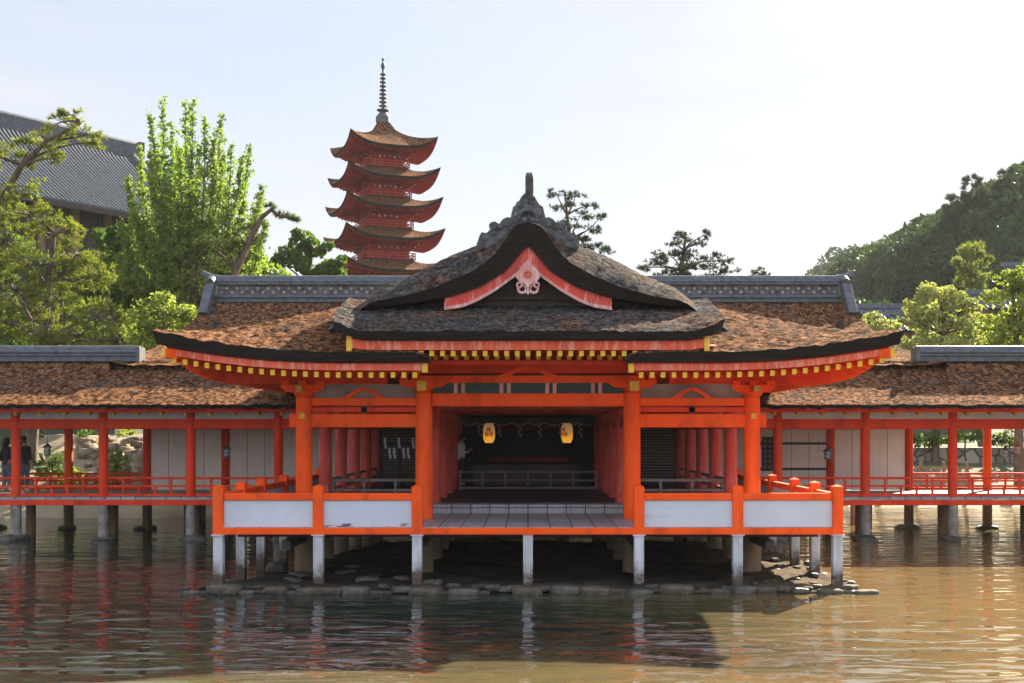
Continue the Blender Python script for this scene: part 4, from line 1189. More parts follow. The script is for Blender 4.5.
LM = [rock_mesh(i+30, .2, .16, .09, M['mudstone'] if i % 2 else M['darkrock'], .55) for i in range(5)]
spots = [(5.2,.6),(6.0,.3),(5.7,1.3),(4.9,1.7),(5.9,2.4),(5.3,3.0),(4.7,.4),(6.1,.0),(5.5,4.2),(6.1,3.6),(5.0,5.2)]
for i, (x, y) in enumerate(spots):
    rock('loose_stone', LM[i % 5], (x, y, .14), rnd.uniform(0,6), 'loose pale stone lying on the sunlit end of the sand bank', 'stone', 'loose stones on the sunlit sand', rnd.uniform(.35,.6))
for i in range(34):
    x = rnd.uniform(4.3, 6.0); y = rnd.uniform(-.1, 5.0)
    rock('loose_stone', LM[i % 5], (x, y, .11), rnd.uniform(0,6), 'loose pale stone lying on the sunlit end of the sand bank', 'stone', 'loose stones on the sunlit sand', rnd.uniform(.18,.5))
for i in range(14):
    x = rnd.uniform(-6.0, -1.0); y = rnd.uniform(.1, 3.5)
    rock('loose_stone', LM[(i*2) % 4], (x, y, .10), rnd.uniform(0,6), 'loose dark stone in the shade under the pavilion floor', 'stone', 'loose stones under the pavilion', rnd.uniform(.5,1.2))
FM = [rock_mesh(i+50, .55, .42, .2, M['darkrock'], .3) for i in range(4)]
for sg in (-1, 1):
    for j in range(6):
        for y in (11.0, 14.9):
            rock('footing_rock', FM[(j+int(y)) % 4], (sg*(6.96+2.44*j)+rnd.uniform(-.1,.1), y+rnd.uniform(-.1,.1), 0.0), rnd.uniform(0,6),
                 'dark wet footing rock under a corridor post on the %s side' % ('pagoda' if sg < 0 else 'hill'), 'rock', 'footing rocks under the corridor', rnd.uniform(.5,.8))

# hills
def hill_near(x, y):
    r = float(sm(53, 64, x)); f = float(sm(100, 170, y))
    return 5.5 + f*(22*r + .50*max(0, x-54)) + 2*noise.noise(Vector((x*.03, y*.03, 8)))
def hill_far(x, y):
    return 3 + float(sm(300, 430, y))*(float(sm(70, 125, x))*64 + .12*min(200, max(0, x-125))) + 4*noise.noise(Vector((x*.012, y*.012, 3)))
mb = MB(); M['soil'] = simple('wooded_soil', (.008,.014,.007), (.016,.026,.011), .2, .95, spec=0)
mb.grid([[(x, y, hill_near(x, y)) for x in np.linspace(26, 260, 60)] for y in np.linspace(98, 260, 40)], 0, True)
tag(mb.build('hill', M['soil']), kind='structure')
mb = MB(); mb.grid([[(x, y, hill_far(x, y)) for x in np.linspace(50, 420, 50)] for y in np.linspace(290, 560, 40)], 0, True)
tag(mb.build('hill', M['soil']), kind='structure')

# ================================================================== TREES
def quads(C, size, jit=.35, bias=None):
    """leaf-shaped quads at points C; returns V, F"""
    n = len(C)
    a = NR.normal(size=(n,3)); a /= np.linalg.norm(a, axis=1, keepdims=True)
    b = NR.normal(size=(n,3))
    if bias is not None: a = a*(1-bias[1]) + np.array(bias[0])*bias[1]; a /= np.linalg.norm(a, axis=1, keepdims=True)
    b -= a*(a*b).sum(1, keepdims=True); b /= np.linalg.norm(b, axis=1, keepdims=True)
    s = size*(1+jit*NR.uniform(-1,1,(n,1)))
    V = np.stack([C-a*s, C+b*s*.55, C+a*s, C-b*s*.55], 1).reshape(-1,3)
    return V, np.arange(4*n).reshape(-1,4)
def needles(C, D, L, w, k):
    """tufts of k needles at points C pointing around D"""
    n = len(C)
    C = np.repeat(C, k, 0); D = np.repeat(D, k, 0)
    d = D + NR.normal(size=(n*k,3))*.75; d /= np.linalg.norm(d, axis=1, keepdims=True)
    b = NR.normal(size=(n*k,3)); b -= d*(d*b).sum(1, keepdims=True); b /= np.linalg.norm(b, axis=1, keepdims=True)
    l = L*NR.uniform(.6,1.2,(n*k,1))
    V = np.stack([C+b*w, C-b*w, C+d*l], 1).reshape(-1,3)
    return V, np.arange(3*n*k).reshape(-1,3)
def ell(n, c, r, shell=.5):
    p = NR.normal(size=(n,3)); p /= np.linalg.norm(p, axis=1, keepdims=True)
    rad = NR.uniform(0,1,(n,1))**(1/3.)*(1-shell) + shell*NR.uniform(.75,1.05,(n,1))
    return np.array(c) + p*rad*np.array(r)
def limb(mb, p, q, r0, r1, sag=.1, n=5):
    p, q = Vector(p), Vector(q); L = (q-p).length
    off = Vector((rnd.uniform(-1,1), rnd.uniform(-1,1), rnd.uniform(-.2,1)))*L*sag
    pts = [p.lerp(q, t)+off*math.sin(math.pi*t) for t in np.linspace(0,1,n)]
    mb.tube(pts, list(np.linspace(r0, r1, n)), 6)
def make_tree(name, label, cat, base, clumps, leafmat, kind='broad', dens=60, size=.18, trunk_r=.25, trunk_pts=None, group=None, extra=None, subs=6, subr=(.30,.55)):
    """clumps: list of (x,y,z,rx,ry,rz)"""
    base = Vector(base)
    t = thing(name, label, cat, base, group)
    tr = MB()
    zs = max(c[2]+c[5]*.3 for c in clumps); cx = sum(c[0] for c in clumps)/len(clumps); cy = sum(c[1] for c in clumps)/len(clumps)
    if trunk_pts is None:
        top = Vector((cx, cy, base.z + (zs-base.z)*.92))
        trunk_pts = [base.lerp(top, u) + Vector((rnd.uniform(-.2,.2), rnd.uniform(-.2,.2), 0))*(0 if u == 0 else 1)*(zs-base.z)*.06 for u in np.linspace(0,1,6)]
    n = len(trunk_pts); tr.tube(trunk_pts, list(np.linspace(trunk_r, trunk_r*.25, n)), 9)
    Vs, Fs, off = [], [], 0
    for c in clumps:
        c0 = Vector(c[:3])
        best = min(trunk_pts, key=lambda p: (Vector(p)-c0).length + (3 if Vector(p).z > c0.z else 0))
        if (Vector(best)-c0).length > .4: limb(tr, best, c0, trunk_r*.32, trunk_r*.08, .1)
        vol = c[3]*c[4]*c[5]
        # break each clump into uneven sub-clumps so that gaps open between them
        for s_ in range(subs):
            pp = ell(1, c[:3], np.array(c[3:])*(.78 if subr[1] > .5 else .98), .6)[0]
            sr = np.array(c[3:])*rnd.uniform(*subr)
            m = max(6, int(dens*(vol**(2/3.))*4/subs*rnd.uniform(.6,1.3)))
            if kind == 'pine':
                sr[2] = min(sr[2], .42*sr[0]+.06)
                P = ell(m, pp, sr, .35); D = P-np.array(c[:3]); D /= (np.linalg.norm(D, axis=1, keepdims=True)+1e-6); D[:,2] += .5
                V_, F_ = needles(P, D, size, size*.085, 9)
            else:
                P = ell(m, pp, sr, .4); V_, F_ = quads(P, size)
            Vs.append(V_); Fs.append(F_+off); off += len(V_)
            if rnd.random() < .6: limb(tr, c0, Vector(pp), trunk_r*.09, trunk_r*.03, .1, 4)
    tr.build('trunk', M['trunk'], t)
    fast_mesh('crown', np.concatenate(Vs), np.concatenate(Fs), leafmat, t)
    if extra: extra(t)
    return t
def cl_px(lst, d, dy=.0):
    """clumps listed as (px, py, rx_px, ry_px) at distance d"""
    out = []
    for e in lst:
        px, py, rx, ry = e[:4]; dd = d + (e[4] if len(e) > 4 else 0)
        p = at(px, py, dd); k = dd/FPX
        out.append((p.x, p.y, p.z, rx*k, max(rx, ry)*k*.9, ry*k))
    return out
def gbase(px, d):
    p = at(px, 434, d); return (p.x, p.y, gz(p.x, p.y)-.1)

# left: arching pine, conifer mass, ginkgo, old pine, shrubs
d = 50
tp = [gbase(-25, d), tuple(at(-22, 350, d)), tuple(at(-12, 260, d)), tuple(at(2, 200, d)), tuple(at(22, 165, d)), tuple(at(48, 140, d)), tuple(at(80, 124, d))]
make_tree('pine_tree', 'tall pine with an arching top limb leaning over the tiled hall roof', 'tree', gbase(-25, d),
    cl_px([(62,122,18,7),(85,135,20,8),(98,142,10,6),(45,138,20,9),(30,150,22,10),(8,160,24,12),(15,185,26,10),(-5,205,26,13),(52,158,12,7),(-15,150,24,14),(72,115,12,5)], d),
    M['pinegold'], 'pine', 64, .22, .24, tp, subs=10, subr=(.2,.42))
d = 47
make_tree('conifer_tree', 'dense golden green conifer with drooping layered sprays beside the corridor roof', 'tree', gbase(28, d),
    cl_px([(30,215,30,18),(55,235,30,16),(75,255,26,14),(5,240,30,20),(40,265,40,18),(92,275,22,14),(15,290,34,20),(62,300,38,18),(100,318,26,16),(30,325,44,18),(80,335,38,16),(-10,320,34,24),(55,345,44,12),(118,340,20,12)], d),
    M['pinegold'], 'pine', 76, .20, .30, subs=32, subr=(.16,.34))
d = 58
def ginkgo():
    b = gbase(186, d); t = thing('ginkgo_tree', 'bright green ginkgo with many upright leafy shoots', 'tree', b)
    tr = MB(); b = Vector(b); fork = at(188, 300, d)
    tr.tube([b, b.lerp(fork, .5), fork], [.4,.34,.28], 9)
    Vs, Fs, off = [], [], 0
    tops = [(150,118),(163,104),(172,128),(186,108),(193,104),(205,122),(215,135),(222,120),(232,150),(242,160),(250,150),(262,190),(140,150),(128,180),(135,215),(155,160),(178,150),(200,150),(120,225),(245,205),(225,180),(265,225),(118,260),(150,235),(255,250),(210,215),(180,205)]
    tops += [(tx+rnd.uniform(-16,16), ty+rnd.uniform(18,60)) for tx, ty in tops if rnd.random() < .8]
    for (px, py) in tops:
        dd = d + rnd.uniform(-2.4, 2.4); tip = at(px, py, dd)
        q0 = fork.lerp(b, rnd.uniform(-.1,.35)) if py < 250 else fork
        mid = q0.lerp(tip, .45) + Vector(((tip.x-q0.x)*.22, 0, -.2))
        pts = [q0, q0.lerp(mid,.5), mid, mid.lerp(tip,.5)+Vector(((tip.x-q0.x)*.05,0,0)), tip]
        tr.tube(pts, [.10,.08,.055,.035,.012], 6)
        dn = [np.array(pts[1].lerp(pts[2], u)) for u in np.linspace(.2,1,5)] + [np.array(pts[2].lerp(pts[3], u)) for u in np.linspace(0,1,8)] + [np.array(pts[3].lerp(pts[4], u)) for u in np.linspace(0,1,10)]
        for j, c in enumerate(dn):
            fr = j/len(dn); rr_ = .72*(1-fr)**1.4+.13
            for s_ in range(2):
                tw = c + NR.normal(size=3)*rr_*np.array([.7,.7,.4]); m = int(32*(1.15-fr*.55))
                u = NR.uniform(0,1,(m,1)); P = c + (tw-c)*u + np.array([0,0,.35])*u*rnd.uniform(.3,1) + NR.normal(size=(m,3))*.10*(1.3-fr*.6)
                V_, F_ = quads(P, .085); Vs.append(V_); Fs.append(F_+off); off += len(V_)
    for e in cl_px([(150,300,34,22),(205,290,34,20),(240,265,22,18),(175,265,32,26),(130,285,22,24)], d+1.5):
        P = np.concatenate([ell(170, ell(1, e[:3], np.array(e[3:])*.8, .5)[0], np.array(e[3:])*.42, .3) for _ in range(11)]); V_, F_ = quads(P, .14); Vs.append(V_); Fs.append(F_+off); off += len(V_)
    tr.build('trunk', M['trunk'], t); fast_mesh('crown', np.concatenate(Vs), np.concatenate(Fs), M['ginkgo'], t)
ginkgo()
d = 53
tp = [gbase(222, d), tuple(at(228, 300, d)), tuple(at(236, 270, d)), tuple(at(246, 248, d)), tuple(at(255, 230, d)), tuple(at(262, 217, d)), tuple(at(271, 210, d)), tuple(at(280, 216, d)), tuple(at(296, 219, d))]
make_tree('old_pine', 'old leaning pine with a bare broken trunk and sparse needles beside the ginkgo', 'tree', gbase(222, d),
    cl_px([(222,240,20,8),(210,246,16,7),(232,252,16,7),(218,262,18,8),(238,232,9,4),(282,215,8,3),(294,219,6,3),(270,207,6,3),(258,240,10,5),(248,226,8,4),(205,285,16,9),(195,275,12,8),(215,300,14,9),(240,245,8,4)], d), M['pine'], 'pine', 80, .2, .21, tp, subs=7)
d = 72
make_tree('round_tree', 'dark green round crowned tree beside the pagoda foot', 'tree', gbase(308, d),
    cl_px([(300,240,14,11),(318,248,16,12),(290,255,14,12),(335,262,14,10),(310,265,26,12),(280,262,10,10),(325,275,24,14)], d), M['broad'], 'broad', 120, .2, .3, subs=8)
d = 46
make_tree('lime_bush', 'bright yellow green bush behind the pavilion eave tip', 'shrub', gbase(165, d),
    cl_px([(160,305,24,13),(180,312,18,12),(142,318,18,13),(165,328,30,14),(190,325,12,12),(135,335,20,14),(168,345,30,14)], d), M['lime'], 'broad', 280, .085, .14, subs=12)
make_tree('filler_tree', 'mid green leafy tree low between the golden conifer and the ginkgo', 'tree', gbase(112, 60),
    cl_px([(112,235,22,22),(120,270,24,24),(100,295,30,24),(130,310,30,24),(85,270,22,22),(150,330,34,22),(110,345,40,22)], 60), M['broad'], 'broad', 95, .19, .3, subs=9)
make_tree('filler_tree', 'leafy green tree just over the left end of the tiled ridge', 'tree', gbase(245, 62),
    cl_px([(225,275,24,16),(255,268,20,14),(240,295,34,18),(275,280,20,14),(210,310,30,20),(300,290,26,14)], 62), M['ginkgo'], 'broad', 85, .19, .3, subs=9)
make_tree('filler_tree', 'shaded tree filling the gap behind the golden conifer', 'tree', gbase(20, 63),
    cl_px([(10,260,44,36),(60,290,44,34),(-30,300,44,44),(20,340,60,30),(90,345,40,24)], 63), M['broad'], 'broad', 70, .22, .35, subs=10)

# centre: pines behind the ridge
d = 78
make_tree('pine_tree', 'sparse dark pine directly behind the gable ornament', 'tree', gbase(575, d),
    cl_px([(556,194,9,4),(575,197,12,4),(562,207,14,5),(590,206,9,4),(580,216,14,4),(600,217,7,3),(566,226,14,5),(592,229,12,4),(576,238,16,4),(603,246,8,3),(585,249,14,4),(606,252,8,3),(560,245,14,6)], d), M['pinedark'], 'pine', 50, .3, .22, subs=5,
    trunk_pts=[gbase(568, d), tuple(at(568, 300, d)), tuple(at(570, 240, d)), tuple(at(567, 215, d)), tuple(at(565, 192, d))])
d = 70
make_tree('pine_tree', 'spreading dark pine standing over the rear tiled ridge', 'tree', gbase(684, d),
    cl_px([(684,237,14,5),(672,243,10,4),(698,243,10,4),(707,234,5,6),(668,254,16,5),(690,256,18,6),(712,258,14,4),(655,264,16,4),(726,262,8,3),(680,268,20,6),(705,270,18,5),(645,268,10,3),(730,271,9,4),(668,276,20,5),(700,279,24,5)], d), M['pinedark'], 'pine', 50, .28, .22, subs=5,
    trunk_pts=[gbase(680, d), tuple(at(680, 300, d)), tuple(at(681, 270, d)), tuple(at(684, 250, d)), tuple(at(686, 232, d))])
make_tree('pine_tree', 'tiny pine top just showing above the rear ridge', 'tree', gbase(760, 85),
    cl_px([(759,270,7,3),(752,274,6,3),(766,275,6,3),(760,279,10,4)], 85), M['pinedark'], 'pine', 50, .26, .15, subs=4)

# right: camphor trees, topiary pine, trees on the hill
d = 58
make_tree('camphor_tree', 'bright golden green camphor with a dark forked trunk near the hill side corridor', 'tree', gbase(935, d),
    cl_px([(935,292,18,11),(955,300,18,10),(918,305,16,12),(940,312,22,12),(970,305,12,9),(925,325,18,12),(955,328,22,12),(975,325,14,14),(910,320,12,10),(940,342,30,11),(972,345,20,10),(902,345,14,8)], d), M['broadgold'], 'broad', 300, .095, .22, subs=12)
make_tree('camphor_tree', 'small golden bush by the end of the tiled ridge', 'shrub', gbase(880, 54),
    cl_px([(875,320,12,9),(890,326,12,9),(868,330,10,8),(882,336,18,9)], 54), M['broadgold'], 'broad', 280, .09, .14, subs=9)
d = 52
make_tree('camphor_tree', 'large mid green camphor at the picture edge on the hill side', 'tree', gbase(1020, d),
    cl_px([(1012,282,22,13),(1035,280,22,18),(998,298,16,12),(1020,305,26,16),(995,325,18,14),(1015,332,28,16),(1045,320,28,26),(990,345,16,11),(1020,350,34,12)], d), M['lime'], 'broad', 240, .10, .25, subs=12)
make_tree('filler_tree', 'shaded green tree between the two golden camphors', 'tree', gbase(985, 64),
    cl_px([(985,330,24,20),(960,345,30,18),(1010,340,30,20),(930,350,30,14),(900,348,24,10)], 64), M['broad'], 'broad', 90, .18, .25, subs=9)
d = 108
make_tree('clipped_pine', 'round topped golden pine in stacked pads before the dark hill', 'tree', gbase(970, d),
    cl_px([(972,250,13,7),(962,260,9,6),(981,259,9,6),(968,268,11,6),(978,275,10,6),(966,280,10,5),(974,288,11,6)], d), M['pinegold'], 'pine', 34, .5, .3, subs=7)
def hilltree(px, py, w, h, d, mat, label, lay=6, spire=True):
    L = []
    for k in range(lay):
        f = k/(lay-1); ww = w*(.45+.55*f) if spire else w*(.6+.4*math.sin(math.pi*f))
        for e in (-.5, .5) if f > .2 else (0,): L.append((px+e*ww+rnd.uniform(-2,2), py+h*f, ww*.55, h/lay*.55))
    b = at(px, py+h, d); make_tree('hill_tree', label, 'tree', (b.x, b.y, b.z-8), cl_px(L, d), mat, 'pine' if spire else 'broad', 24 if spire else 24, .8 if spire else .7, .35, subs=9, subr=(.2,.4))
hilltree(972, 181, 34, 46, 185, M['pinedark'], 'layered dark conifer standing alone on the hill crest')
hilltree(1012, 174, 40, 50, 190, M['pinedark'], 'bushy dark conifer on the crest at the picture edge')
hilltree(1034, 180, 20, 44, 195, M['pinedark'], 'dark conifer on the crest just past the picture edge')
hilltree(858, 254, 11, 18, 330, M['pinedark'], 'far lone tree rising over the distant hazy ridge', 4, False)
hilltree(905, 240, 22, 16, 240, M['broad'], 'pale spreading tree on the shoulder of the hill', 4, False)
hilltree(925, 238, 18, 16, 215, M['broadgold'], 'sunlit yellow crown on the shoulder of the hill', 4, False)

# forest on the hills: one mass each
def forest(pts, size, leaf, n, label):
    Vs, Fs, off = [], [], 0
    for (x, y, z, r) in pts:
        for s_ in range(5):
            p = ell(1, (x, y, z), (r*.75, r*.75, r*.6), .7)[0]
            P = ell(n, p, (r*.5, r*.5, r*.42), .6); V_, F_ = quads(P, leaf*rnd.uniform(.8,1.2)); Vs.append(V_); Fs.append(F_+off); off += len(V_)
    o = fast_mesh('forest', np.concatenate(Vs), np.concatenate(Fs), M['forest'])
    return tag(o, label, 'forest', kind='stuff')
pts = []
for k in range(1900):
    y = 100 + 160*rnd.random()**1.0; x = rnd.uniform(30, 200) if k % 2 else rnd.uniform(50, 92)
    px = CX + x*FPX/(y+23)
    if px > 1150: continue
    r = rnd.uniform(2.2, 4.6); pts.append((x, y, hill_near(x, y)+r*.45, r))
forest(pts, 3, .42, 90, 'dark green wood covering the nearer hillside')
pts = []
for k in range(520):
    y = rnd.uniform(300, 480); x = rnd.uniform(60, 300)
    if CX + x*FPX/(y+23) > 1050: continue
    r = rnd.uniform(4, 8); pts.append((x, y, hill_far(x, y)+r*.45, r))
forest(pts, 5, 1.1, 45, 'hazy green wood covering the distant ridge')
pts = []
for k in range(70):
    px = rnd.uniform(820, 1080); dd = rnd.uniform(105, 135); p = at(px, 434, dd); r = rnd.uniform(1.8, 3.2)
    pts.append((p.x, p.y, gz(p.x, p.y)+rnd.uniform(1.5, 8), r))
forest(pts, 3, .42, 60, 'mixed green wood at the foot of the hill behind the houses')
pts = []
for k in range(90):
    px = rnd.uniform(-80, 350); dd = rnd.uniform(88, 100); p = at(px, 434, dd); r = rnd.uniform(1.8, 3.0)
    pts.append((p.x, p.y, gz(p.x, p.y)+rnd.uniform(.5, 5.5), r))
forest(pts, 3, .4, 55, 'low green wood far behind the trees on the pagoda side')

# houses on the right
def house(label, px0, px1, py_r, py_e, d, depth=5.0, m='tile'):
    a = at(px0, py_r, d); b = at(px1, py_r, d); ze = at(0, py_e, d-depth/2).z
    cx = (a.x+b.x)/2; y0 = a.y; zb = gz(cx, y0)-.3
    t = thing('house', label, 'house', (cx, y0, zb))
    mb = MB(); zr_ = a.z
    P = [[(x, y0-depth/2*f, zr_-(zr_-ze)*f**.9) for x in (a.x, b.x)] for f in (0, .33, .66, 1)]
    mb.grid(P[::-1], 0, False); mb.grid([[(x, 2*y0-y, z) for x, y, z in r] for r in P], 0, False)
    k = a.x
    while k < b.x: mb.tube([(k, y0-depth/2*f, zr_-(zr_-ze)*f**.9+.03) for f in (0,.33,.66,1)], .07, 5); k += .45
    mb.grid([[(x, y, z-.18) for x, y, z in r] for r in P], 1, False); mb.grid([[(x, 2*y0-y, z-.18) for x, y, z in r] for r in P[::-1]], 1, False)
    rf = mb.build('roof', [M[m], M['darkwood']], t)
    mb = MB(); mb.box(a.x-.1, b.x+.1, y0-.2, y0+.2, zr_-.05, zr_+.3); mb.build('ridge', M['tile'], rf, .02)
    mb = MB(); mb.box(a.x+.6, b.x-.6, y0-depth/2+.8, y0+depth/2-.8, zb, ze-.02)
    mb.prism_xz([(a.x+.6, ze-.02), (b.x-.6, ze-.02), (b.x-.6, zr_-.3), (a.x+.6, zr_-.3)], y0-.5, y0+.5)
    mb.build('wall', M['brownpost'], t)
    w = MB(); n = max(1, int((b.x-a.x)/2.2))
    for k in range(n):
        x = a.x+1.0+k*2.0
        mb = MB(); mb.box(x, x+1.1, y0-depth/2+.74, y0-depth/2+.79, ze-1.6, ze-.4); mb.build('window', M['darkwood'], t)
    return t
house('low house with long grey tiled roof under the hill beside the golden bush', 858, 912, 308, 321, 88)
house('small grey roofed house behind the golden camphor', 888, 925, 315, 330, 80)
house('grey roofed house between the golden camphor and the edge camphor', 968, 1012, 294, 308, 86)
house('dark roofed temple house high at the picture edge below the wooded hill', 1003, 1075, 266, 300, 100, 12)

# seen through the corridors: rocks, shrubs, stone wall, fence
M['warmrock'] = simple('sandstone_rock', (.09,.07,.045), (.36,.28,.19), 2.2, .9, 1, .08, fine=6)
def mound(x, y):
    e = float(sm(-22.5, -19.5, x))*float(sm(-11.5, -13.5, x))
    return gz(x, y)-.2 + e*(max(0., min(2.9, .5+.42*(y+23-44)) - gz(x, y)+.2))*float(sm(36, 31, y)) + .1*noise.noise(Vector((x*1.3, y*1.3, 9)))
mb = MB(); mb.grid([[(x, y, mound(x, y)) for x in np.linspace(-23, -11, 60)] for y in np.linspace(19.5, 36, 70)], 0, True)
tag(mb.build('garden_bank', M['ground']), kind='structure')
GM = [rock_mesh(i+80, .42, .34, .30, M['warmrock'], .7) for i in range(7)]
gl = [(118,462,1.5),(140,470,1.2),(128,446,1.1),(108,475,1.0),(95,455,1.2),(150,452,1.2),(80,480,1.0),(60,486,.9),(170,470,1.2),(30,484,1.0),(125,484,.9),(145,487,.8),(100,490,.7),(185,484,.9)]
gl = [(a, b, c*.62) for a, b, c in gl]
for k in range(64): gl.append((rnd.uniform(84, 152), rnd.uniform(440, 492), rnd.uniform(.3, .85)))
for i, (px, py, s) in enumerate(gl):
    d_ = (2.45+.42*44)/(.42+(py-434)/1219.); p = at(px, py, d_); rock('garden_rock', GM[i % 7], (p.x, p.y, p.z+.08), rnd.uniform(0,6), 'grey garden rock in the bank seen through the corridor, pagoda side', 'rock', 'rocks in the garden bank', s)
def shrub(px, py, w, h, d, mat, label, g=None):
    make_tree('shrub', label, 'shrub', gbase(px, d), cl_px([(px, py, w*.6, h*.6),(px-w*.5, py+h*.3, w*.5, h*.5),(px+w*.5, py+h*.3, w*.5, h*.5),(px, py+h*.6, w*.8, h*.4)], d), mat, 'broad', 120, .1, .07, subs=7, group=g)
shrub(115, 458, 12, 22, 44, M['lime'], 'sunny shrub beside the second corridor pillar, in front of the rocks')
shrub(50, 462, 22, 20, 45, M['broad'], 'green shrub seen behind the grey lantern by the visitors')
shrub(84, 440, 26, 22, 50, M['broad'], 'low shrub above the rocks seen through the corridor')
shrub(125, 436, 20, 16, 50, M['lime'], 'yellow green shrub over the tumbled garden rocks')
shrub(105, 482, 14, 10, 44, M['broad'], 'low green tuft at the foot of the garden rocks')
shrub(70, 474, 20, 14, 45, M['lime'], 'low sunny shrub between the first two open corridor pillars')
shrub(28, 440, 26, 24, 52, M['shrub'], 'dark shrub behind the two visitors')
shrub(160, 440, 26, 18, 52, M['broad'], 'shrub beside the white wall panel of the corridor, pagoda side')
shrub(925, 436, 26, 12, 58, M['shrub'], 'dark shrub over the stone wall beside the white panel')
shrub(965, 432, 26, 12, 58, M['broad'], 'green shrub over the middle of the stone wall')
shrub(1010, 436, 26, 12, 58, M['shrub'], 'dark shrub over the stone wall at the picture edge')
# stone wall
def mat_wall():
    m, nt, b, tc = nodes_of('dry_stone')
    v = nt.nodes.new('ShaderNodeTexVoronoi'); v.feature = 'DISTANCE_TO_EDGE'; v.inputs['Scale'].default_value = 1.5
    v2 = nt.nodes.new('ShaderNodeTexVoronoi'); v2.inputs['Scale'].default_value = 1.5
    for k in (v, v2): nt.links.new(tc.outputs['Object'], k.inputs['Vector'])
    r = ramp(nt, v2.outputs['Color'], [(.1, (.10,.095,.08)), (.9, (.26,.24,.20))])
    e = ramp(nt, v.outputs['Distance'], [(.0, (.12,.12,.12)), (.08, (1,1,1))])
    nt.links.new(mixc(nt, 1.0, r.outputs['Color'], e.outputs['Color'], 'MULTIPLY'), b.inputs['Base Color'])
    bump(nt, b, e.outputs['Color'], .8, .08); b.inputs['Roughness'].default_value = .9
    return m
M['drystone'] = mat_wall()
p = at(890, 434, 57.5)
mb = MB(); mb.grid([[(x, 34.6+.5*u+.12*noise.noise(Vector((x*1.4, u*3, 0))), -.3+u*2.6) for x in np.linspace(12.5, 34, 140)] for u in np.linspace(0,1,20)], 0, True)
mb.grid([[(x, 35.1, 2.3), ] + [(x, 37.5, 2.3)] for x in (12.5, 34)], 0, False)
tag(mb.build('stone_wall', M['drystone']), 'rough grey stone retaining wall behind the hill side corridor', 'wall')
fe = thing('wooden_fence', 'low brown post and rail fence on the shore before the stone wall', 'fence', (17, 26, 0))
xs_ = [at(921, 0, 50).x, at(944, 0, 50).x, at(967, 0, 50).x]
for x in xs_:
    mb = MB(); mb.box(x-.06, x+.06, 26.94, 27.06, -.5, at(0, 464, 50).z+.1); mb.build('post', M['brownpost'], fe, .01)
for py in (468, 478):
    z = at(0, py, 50).z; mb = MB(); mb.box(xs_[0]-.2, xs_[-1]+.2, 26.9, 26.96, z-.05, z+.05); mb.build('rail', M['brownpost'], fe, .008)

# ================================================================== LIGHT, SKY, CAMERA
HAZE = .00015
SUN_EL, SUN_AZ = 29.0, 32.0            # degrees; azimuth to the right of straight ahead (+Y)
sl = bpy.data.lights.new('sun', 'SUN'); sl.energy = 5.0; sl.angle = R(.53); sl.color = (1.0, .86, .66)
so = bpy.data.objects.new('sun', sl); COL.objects.link(so)
dirv = Vector((math.sin(R(SUN_AZ))*math.cos(R(SUN_EL)), math.cos(R(SUN_AZ))*math.cos(R(SUN_EL)), math.sin(R(SUN_EL))))
so.rotation_euler = dirv.to_track_quat('Z', 'Y').to_euler(); so.location = dirv*300
w = bpy.data.worlds.new('World'); scene.world = w; w.use_nodes = True
nt = w.node_tree; bg = nt.nodes['Background']
sky = nt.nodes.new('ShaderNodeTexSky'); sky.sky_type = 'NISHITA'; sky.sun_disc = False
sky.sun_elevation = R(SUN_EL); sky.sun_rotation = R(SUN_AZ); sky.air_density = 1.0; sky.dust_density = 1.4; sky.ozone_density = 1.0
tcw = nt.nodes.new('ShaderNodeTexCoord'); mpw = nt.nodes.new('ShaderNodeMapping'); mpw.inputs['Scale'].default_value = (1.2, 1.2, 6)
nt.links.new(tcw.outputs['Generated'], mpw.inputs['Vector'])
cn = nt.nodes.new('ShaderNodeTexNoise'); cn.inputs['Scale'].default_value = 2.6; cn.inputs['Detail'].default_value = 7; cn.inputs['Roughness'].default_value = .6
nt.links.new(mpw.outputs['Vector'], cn.inputs['Vector'])
veil = ramp(nt, cn.outputs['Fac'], [(.3, (2.15,2.45,3.0)), (.7, (2.85,2.98,3.30))])       # thin high cloud
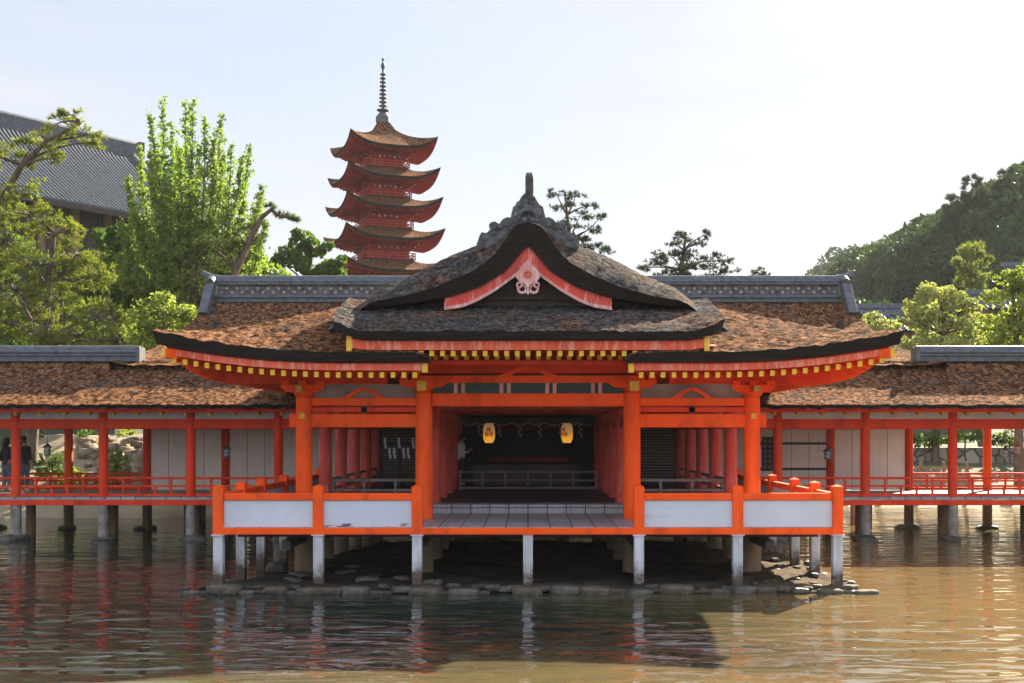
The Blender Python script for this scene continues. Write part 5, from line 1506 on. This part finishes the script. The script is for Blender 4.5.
sepw = nt.nodes.new('ShaderNodeSeparateXYZ'); nt.links.new(tcw.outputs['Generated'], sepw.inputs[0])
mrw = nt.nodes.new('ShaderNodeMapRange'); mrw.inputs[1].default_value = .15; mrw.inputs[2].default_value = -.8; mrw.inputs[3].default_value = 1.0; mrw.inputs[4].default_value = 2.0
nt.links.new(sepw.outputs['Y'], mrw.inputs[0])                       # unseen sky behind the camera brightened, added as fill for the facade
vm = nt.nodes.new('ShaderNodeVectorMath'); vm.operation = 'SCALE'; nt.links.new(veil.outputs['Color'], vm.inputs[0]); nt.links.new(mrw.outputs[0], vm.inputs['Scale'])
cover = ramp(nt, cn.outputs['Fac'], [(.3, (.82,.82,.82)), (.65, (.95,.95,.95))])
nt.links.new(mixc(nt, cover.outputs['Color'], sky.outputs['Color'], vm.outputs['Vector']), bg.inputs['Color']); bg.inputs['Strength'].default_value = .05
# air: one even box of pale haze
hm = bpy.data.materials.new('haze'); hm.use_nodes = True; ht = hm.node_tree
for n_ in list(ht.nodes):
    if n_.type != 'OUTPUT_MATERIAL': ht.nodes.remove(n_)
pv = ht.nodes.new('ShaderNodeVolumePrincipled'); pv.inputs['Color'].default_value = (.92,.95,1,1); pv.inputs['Density'].default_value = HAZE
pv.inputs['Anisotropy'].default_value = 0.0
ht.links.new(pv.outputs[0], ht.nodes['Material Output'].inputs['Volume'])
if HAZE: tag(MB().box(-1600, 1600, -420, 3100, -4, 140).build('haze', hm), kind='stuff')
cam = bpy.data.cameras.new('camera'); co = bpy.data.objects.new('camera', cam); COL.objects.link(co)
co.location = (0, -23, EYE); co.rotation_euler = (R(90), 0, 0)
cam.sensor_width = 36; cam.lens = FPX/1024*36; cam.shift_x = -(CX-512)/1024; cam.shift_y = (HY-341.5)/1024
cam.clip_end = 6000; cam.clip_start = .1
scene.camera = co
scene.view_settings.view_transform = 'Standard'; scene.view_settings.look = 'None'; scene.view_settings.gamma = 1
scene.view_settings.exposure = 2.4
scene.cycles.max_bounces = 8; scene.cycles.diffuse_bounces = 4; scene.cycles.transparent_max_bounces = 8
scene.cycles.use_denoising = True
